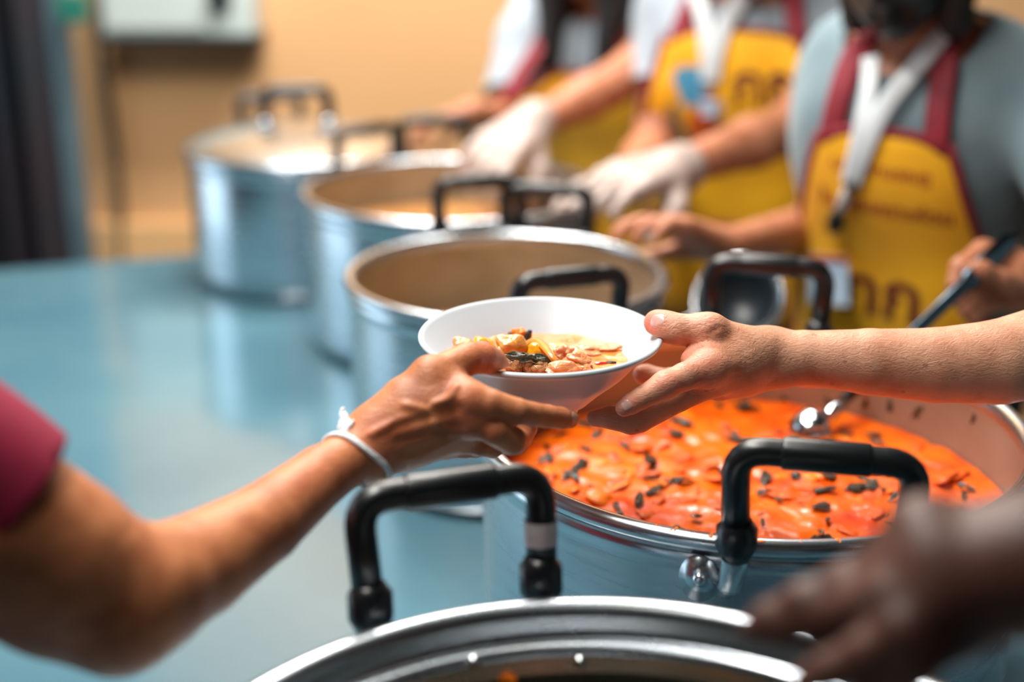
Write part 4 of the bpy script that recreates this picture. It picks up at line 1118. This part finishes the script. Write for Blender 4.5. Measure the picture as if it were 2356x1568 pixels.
# right-hand fingers closed on the ladle handle
XF = SDF(); zl = 1.29
chain(XF, [(2400, 650, 1.335, 62), (2340, 640, 1.31, 60), (2280, 640, 1.30, 42)], .012)
chain(XF, [(2340, 610, 1.315, 40), (2262, 578, 1.305, 27), (2212, 615, 1.285, 25), (2196, 655, 1.28, 20)], .005)
chain(XF, [(2340, 625, 1.315, 36), (2270, 605, 1.31, 26), (2225, 645, 1.29, 24), (2205, 690, 1.285, 19)], .004)
chain(XF, [(2350, 650, 1.32, 34), (2290, 640, 1.315, 25), (2240, 680, 1.295, 23), (2222, 715, 1.285, 18)], .004)
chain(XF, [(2355, 690, 1.32, 30), (2300, 690, 1.31, 24), (2255, 715, 1.295, 21), (2240, 735, 1.285, 17)], .004)
chain(XF, [(2345, 660, 1.30, 36), (2300, 645, 1.275, 26), (2258, 622, 1.265, 23), (2246, 616, 1.265, 18)], .005)
rF, SF, BF, qF = volunteer('volunteer_a', 'volunteer in pale grey shirt and yellow apron with lanyard holding a ladle', FF, armsF, M['skin_back'], M['shirt_grey'], 'bob', .55, shw=.105, shade_chin=True, extra=[XF.mesh('ladle_hand', .0028, smooth=1)])
apF = apron(SF, FF, rF, lambda t: .084 + .048*min(t/.30, 1)**.8 + .045*max(0, t-.3), -.106, -.68, 'volunteer_a', neck_l=.058)
def print_text(txt, size, S, F, l, u, m, parent, rot=0.0):
    return decal('lettering', text_mesh(txt, size), S, F, l, u, m, parent, 1, rot)
print_text('นวดงงานรณฎ', .024, SF, FF, .00, -.165, M['print_red'], apF, -.05)
print_text('ใน  สงเคราะห์ตน', .029, SF, FF, .005, -.222, M['print_red'], apF, -.06)
print_text('กก', .105, SF, FF, .0, -.385, M['print_maroon'], apF, -.03)
# lanyard with badge
def lanyard(S, F, pts_px, label, badge_c, bw_, bh_, r=.011, clip=True, rotz=-.1):
    root = empty('lanyard', (0, 0, 0)); tag(root, label, 'lanyard', 'lanyards with badges')
    def put(px, py, off):
        d = nrm(P(px, py, 1)-CAMP); h_ = S.march([CAMP+d*.9], d, 2.0, off)[0]
        return CAMP+d*1.4 if np.isnan(h_).any() else h_
    L_ = [put(x_, y_, .017) for x_, y_ in pts_px[0]]; R_ = [put(x_, y_, .017) for x_, y_ in pts_px[1]]
    for l_ in (L_, R_): link('ribbon', tube_me('lanyard_ribbon', catmull(l_, 5), r, 8, ref=tuple(F.f), flat=.14), M['lanyard'], root)
    e = L_[-1]; dn = np.array([0, 0, -1.0])
    if clip:
        a_ = put(1953, 432, .02); b_ = put(1942, 462, .02); c_ = put(1918, 530, .022)
        link('buckle', tube_me('lanyard_buckle', [a_+(0, 0, .01), a_, a_-(0, 0, .008)], [.006, .0085, .006], 12, flat=.6), M['clip'], root)
        link('cord_end', tube_me('lanyard_cord', [a_, b_, put(1932, 486, .02)], .0075, 10, flat=.6), M['lanyard'], root)
        link('clip', tube_me('lanyard_clip', [put(1932, 484, .02), put(1926, 500, .022), put(1920, 520, .022), put(1914, 534, .02)], [.006, .0105, .0115, .006], 12, ref=tuple(F.f), flat=.6), M['clip'], root)
    bcx = put(*badge_c, .022)
    bd = link('badge', box_me('badge', -bw_/2, bw_/2, -.0015, .0015, -bh_, 0, .0008), mat('badge_card', rgb(206, 222, 236), rgb(176, 204, 228), 14, .2, coat=.5), root, False)
    bd.location = tuple(bcx); bd.rotation_euler = (0, rotz, math.atan2(F.fh[1], F.fh[0])+math.pi/2)
    st = link('badge_strip', box_me('badge_strip', -bw_/2, bw_/2, -.0022, -.0014, -.008, .0, .0003), M['print_red'], bd, False)
    return root
lanyard(SF, FF, ([(2003, 130), (1998, 210), (1985, 290), (1968, 370), (1954, 425)], [(2180, 60), (2120, 140), (2040, 240), (1996, 330), (1958, 428)]),
        'white lanyard with dark clip and pale blue badge on the pale grey shirt', (1905, 588), .052, .062)

# volunteer in the middle: white shirt, yellow apron with a round print, gloved hands
FG = Frame(P(1742, -75, 2.02), (-.40, -.92), lean=.16, sc=1.0)
armsG = [dict(side=1, sh=FG.p(.165, .0, -.09), el=P(1806, 300, 1.86), wr=P(1545, 392, 1.74), r=.038, sleeve=.42,
              hand=dict(d=P(1400, 425, 1.66)-P(1545, 392, 1.74), n=(-.2, .1, -1), L=.17, curl=.35, ts=-1, glove=True)),
         dict(side=-1, sh=FG.p(-.14, -.01, -.09), el=P(1500, 345, 2.06), wr=P(1440, 420, 1.86), r=.038, sleeve=.55,
              hand=dict(d=P(1330, 450, 1.74)-P(1440, 420, 1.86), n=(.2, -.1, -1), L=.17, curl=.4, ts=1, glove=True))]
rG, SG, BG, qG = volunteer('volunteer_b', 'volunteer in white shirt and yellow apron with a round printed emblem and white gloves', FG, armsG, M['skin_back'], M['shirt_white'], 'bob', .8, h=.005, shw=.13)
apG = apron(SG, FG, rG, lambda t: .105 + .055*min(t/.35, 1)**.8 + .05*max(0, t-.3), -.068, -.72, 'volunteer_b')
link('waist_band', tube_me('waist_band', grid_on(SG, FG, [(l_, -.385) for l_ in np.linspace(-.15, .15, 16)], off=.013), .010, 8, ref=tuple(FG.f), flat=.3), M['maroon'], apG)
decal('print_ring', ring_me(.066, .078, math.pi*.95, math.pi*1.75), SG, FG, -.020, -.190, M['print_teal'], apG)
decal('print_patch', shape_me(lambda a: (.028*math.cos(a)*(1+.25*math.sin(3*a)), .038*math.sin(a)*(1+.2*math.cos(2*a)))), SG, FG, -.062, -.150, M['print_blue'], apG)
decal('print_patch', shape_me(lambda a: (.026*math.cos(a), .030*math.sin(a)*(1+.15*math.cos(3*a)))), SG, FG, -.045, -.215, M['print_orange'], apG)
decal('print_patch', shape_me(lambda a: (.012*math.cos(a), .016*math.sin(a))), SG, FG, -.026, -.180, M['print_pale'], apG, off=.0125)
print_text('กก', .085, SG, FG, .050, -.170, M['print_maroon'], apG, .03)
lanyard(SG, FG, ([(1600, -20), (1622, 60), (1630, 130), (1632, 190)], [(1720, -20), (1672, 50), (1645, 130), (1638, 190)]), 'wide pale lanyard ribbon over the round printed emblem', (1632, 215), .022, .034, r=.013, clip=False, rotz=0)

# volunteer at the back: white shirt, long dark hair, leaning over the far pots
FH = Frame(P(1392, -40, 2.30), (-.55, -.83), lean=.30, sc=.95)
armsH = [dict(side=1, sh=FH.p(.165, .02, -.06), el=P(1408, 195, 2.08), wr=P(1215, 292, 1.98), r=.037, sleeve=.25,
              hand=dict(d=P(1110, 375, 1.90)-P(1215, 292, 1.98), n=(-.3, .2, -1), L=.17, curl=.35, ts=-1, glove=True)),
         dict(side=-1, sh=P(1215, 90, 2.36), el=P(1165, 285, 2.30), wr=P(1090, 258, 2.22), r=.037, sleeve=.72,
              hand=dict(d=(-1, -.2, -.25), n=(0, -.3, -1), L=.14, curl=.7, ts=1))]
rH, SH_, BH_, qH = volunteer('volunteer_c', 'volunteer in white shirt with long dark hair leaning over the far pots', FH, armsH, M['skin_back'], M['shirt_white'], 'long', .75, h=.005)
apH = apron(SH_, FH, rH, lambda t: .095 + .065*min(t/.35, 1)**.8 + .05*max(0, t-.3), -.12, -.70, 'volunteer_c')

# server whose hand gives the bowl (only the arm is in view)
shK = P(2950, 420, 1.0)
SVx = None
fK = Frame(shK + np.array([.5, .85, 0])*.150 + np.array([0, 0, .05]), (-.85, .5), lean=.08, sc=.95)
rK, SK, BK, qK = volunteer('server', 'server at the right edge whose bare forearm gives the bowl', fK,
    [dict(side=1, sh=shK, el=P(2470, 760, .94), r=.031, sleeve=.5), dict(side=-1, sh=fK.p(-.165, -.01, -.08), el=fK.p(-.20, .02, -.33), wr=fK.p(-.16, .16, -.42), r=.036, hand=dict(d=fK.f, n=-fK.u, curl=.6))],
    M['skin_server'], M['shirt_grey'], 'bob', .5, h=.006, extra=[])
bK = [c for c in rK.children if c.name.startswith('body')][0]
def merge_arm(body, arm_me):
    """the finely modelled arm becomes part of the body mesh"""
    old = body.data
    at = arm_me.attributes.get('flush'); fl = np.zeros(len(arm_me.vertices), np.float32); at.data.foreach_get('value', fl)
    n0 = len(old.vertices)
    me = join_me(old.name, [old, arm_me])
    a = me.attributes.new('flush', 'FLOAT', 'POINT'); a.data.foreach_set('value', np.concatenate([np.zeros(n0, np.float32), fl]))
    me.materials.append(old.materials[0]); body.data = me
merge_arm(bK, me_sv)
nl = [nail(SV, 'nail_thumb', 1513, 733, .900, P(1490, 730, .9)-P(1530, 740, .9), -FWD*.9+UP*.55-RT*.12, .0110, .0092, M['nail'], rK),
      nail(SV, 'nail_index', 1445, 936, .852, P(1420, 950, .85)-P(1470, 920, .85), -FWD*.95-UP*.40+RT*.30, .0072, .0062, M['nail'], rK)]

# recipient (only the arm is in view)
shR = P(-420, 860, .58)
fR = Frame(shR + np.array([-.94, .35, 0])*.150 + np.array([0, 0, .05]), (.35, .94), lean=.25, sc=.92)
rR, SR, BR_, qR = volunteer('recipient', 'person in a magenta shirt at the left edge reaching for the bowl', fR,
    [dict(side=-1, sh=shR, el=P(285, 1372, .65), r=.0302, sleeve=.57), dict(side=1, sh=fR.p(.165, -.01, -.08), el=fR.p(.20, .02, -.33), wr=fR.p(.16, .05, -.55), r=.036, hand=dict(d=-fR.u, n=-fR.r, curl=.3))],
    M['skin_recipient'], M['magenta'], 'short', .35, h=.006)
merge_arm([c for c in rR.children if c.name.startswith('body')][0], me_rc)
nail(RC, 'nail_index', 1322, 962, .838, RT, RT*.8-FWD*.5-UP*.3, .009, .009, M['nail_dark'], rR)

# white cotton string tied round the recipient's wrist
ws = empty('wrist_string', tuple(P(815, 1050, .79))); tag(ws, 'white cotton string tied round the reaching wrist', 'bracelet')
wc = np.array(P(812, 1052, .797)); axw = nrm(P(842, 1034, .80)-P(740, 1094, .775) + FWD*.004)
e1 = nrm(np.cross(axw, FWD)); e2 = nrm(np.cross(axw, e1))
lx, ld_ = [], []
for i in range(64):
    a_ = 2*math.pi*i/64; d_ = e1*math.cos(a_)+e2*math.sin(a_)
    lx.append(wc + axw*(.0012*math.sin(3*a_) + .012*(d_@(-UP))) + d_*.06); ld_.append(-d_)
lq = RC.march(lx, ld_, .1, .0011)
loop = [q_ if not np.isnan(q_).any() else x_+d_*.036 for q_, x_, d_ in zip(lq, lx, ld_)]
loop.append(loop[0])
def wpart(nm, me): 
    o_ = link(nm, me, M['string'], ws); o_.matrix_parent_inverse = Matrix.Translation(-ws.location); return o_
wpart('loop', tube_me('string_loop', loop, .0013, 8, caps=False)); wpart('loop', tube_me('string_loop', [p_+axw*.0022 for p_ in loop], .0011, 8, caps=False))
def put_rc(px, py, off=.002, z=.74):
    d = nrm(P(px, py, 1)-CAMP); h_ = RC.march([CAMP+d*.6], d, .5, off)[0]; return P(px, py, z) if np.isnan(h_).any() else h_
kp = P(800, 1000, .795)
kn_ = SDF(); kn_.cone(P(806, 1012, .793), P(797, 985, .795), .0042, .0048, .002); kn_.cone(P(797, 985, .795), P(788, 942, .800), .0046, .0016, .002); kn_.cone(P(800, 990, .79), P(812, 968, .79), .003, .0012, .002); kn_.cone(P(806, 1010, .793), P(770, 1006, .80), .0022, .0012, .002)
mk = kn_.mesh('string_knot', .0006, smooth=1); cloth_folds(mk, .0008, 420, 1.0); wpart('knot', mk)
wpart('loose_end', tube_me('string_end', catmull([P(772, 1005, .80), P(756, 1008, .803), P(748, 1018, .806)], 5), .0011, 8))
wpart('loose_end', tube_me('string_end', catmull([P(836, 1060, .785), P(838, 1090, .786), P(836, 1120, .787)], 5), .0011, 8))

# volunteer in the foreground at the right: only the hand over the nearest pot
shM = P(4300, 620, .65)
MG = SDF()
chain(MG, [(4300, 620, .65, 150), (3250, 1090, .52, 150), (2900, 1170, .49, 170)], .02)
chain(MG, [(2900, 1170, .49, 170), (2560, 1250, .48, 140), (2380, 1290, .485, 118)], .02)
for tgt in ((2130, 1225, .500, 74), (2150, 1290, .490, 76), (2180, 1370, .485, 74), (2210, 1440, .49, 64)):
    chain(MG, [(2390, 1290, .485, 115), tgt], .015)
chain(MG, [(2130, 1225, .500, 74), (2040, 1300, .505, 58), (1950, 1345, .51, 52), (1850, 1385, .515, 46), (1770, 1425, .52, 40), (1730, 1446, .522, 30)], .005, .012)
chain(MG, [(2150, 1290, .490, 74), (2040, 1370, .49, 56), (1970, 1395, .50, 50), (1890, 1420, .51, 44), (1800, 1450, .515, 36)], .005, .010)
chain(MG, [(2180, 1370, .485, 72), (2080, 1450, .48, 58), (1990, 1500, .485, 50), (1910, 1540, .49, 44), (1850, 1565, .495, 34)], .004, .010)
chain(MG, [(2210, 1440, .49, 64), (2120, 1520, .48, 52), (2050, 1570, .485, 46), (1990, 1610, .49, 38)], .004, .010)
chain(MG, [(2330, 1340, .50, 80), (2200, 1340, .535, 62), (2080, 1400, .545, 50), (1960, 1440, .54, 44), (1880, 1460, .535, 36)], .006, .015)
me_mg = MG.mesh('foreground_arm', .0022, smooth=1); flush_attr(me_mg, [])
fM = Frame(shM + np.array([-.3, -.95, 0])*.150 + np.array([.05, 0, .05]), (-.95, .3), lean=.05, sc=.95)
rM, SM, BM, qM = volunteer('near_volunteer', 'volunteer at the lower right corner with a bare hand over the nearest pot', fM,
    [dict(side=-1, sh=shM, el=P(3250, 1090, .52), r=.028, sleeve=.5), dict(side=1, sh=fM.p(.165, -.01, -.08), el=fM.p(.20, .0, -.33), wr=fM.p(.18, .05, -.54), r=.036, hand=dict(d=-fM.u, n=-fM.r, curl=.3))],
    M['skin_shaded'], M['shirt_grey'], 'short', .3, h=.006)
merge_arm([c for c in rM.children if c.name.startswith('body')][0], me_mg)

for r_ in (rF, rG, rH, rK, rR, rM): settle(r_)
print('tris', sum(sum(len(p.vertices)-2 for p in o.data.polygons) for o in bpy.data.objects if o.type == 'MESH'))
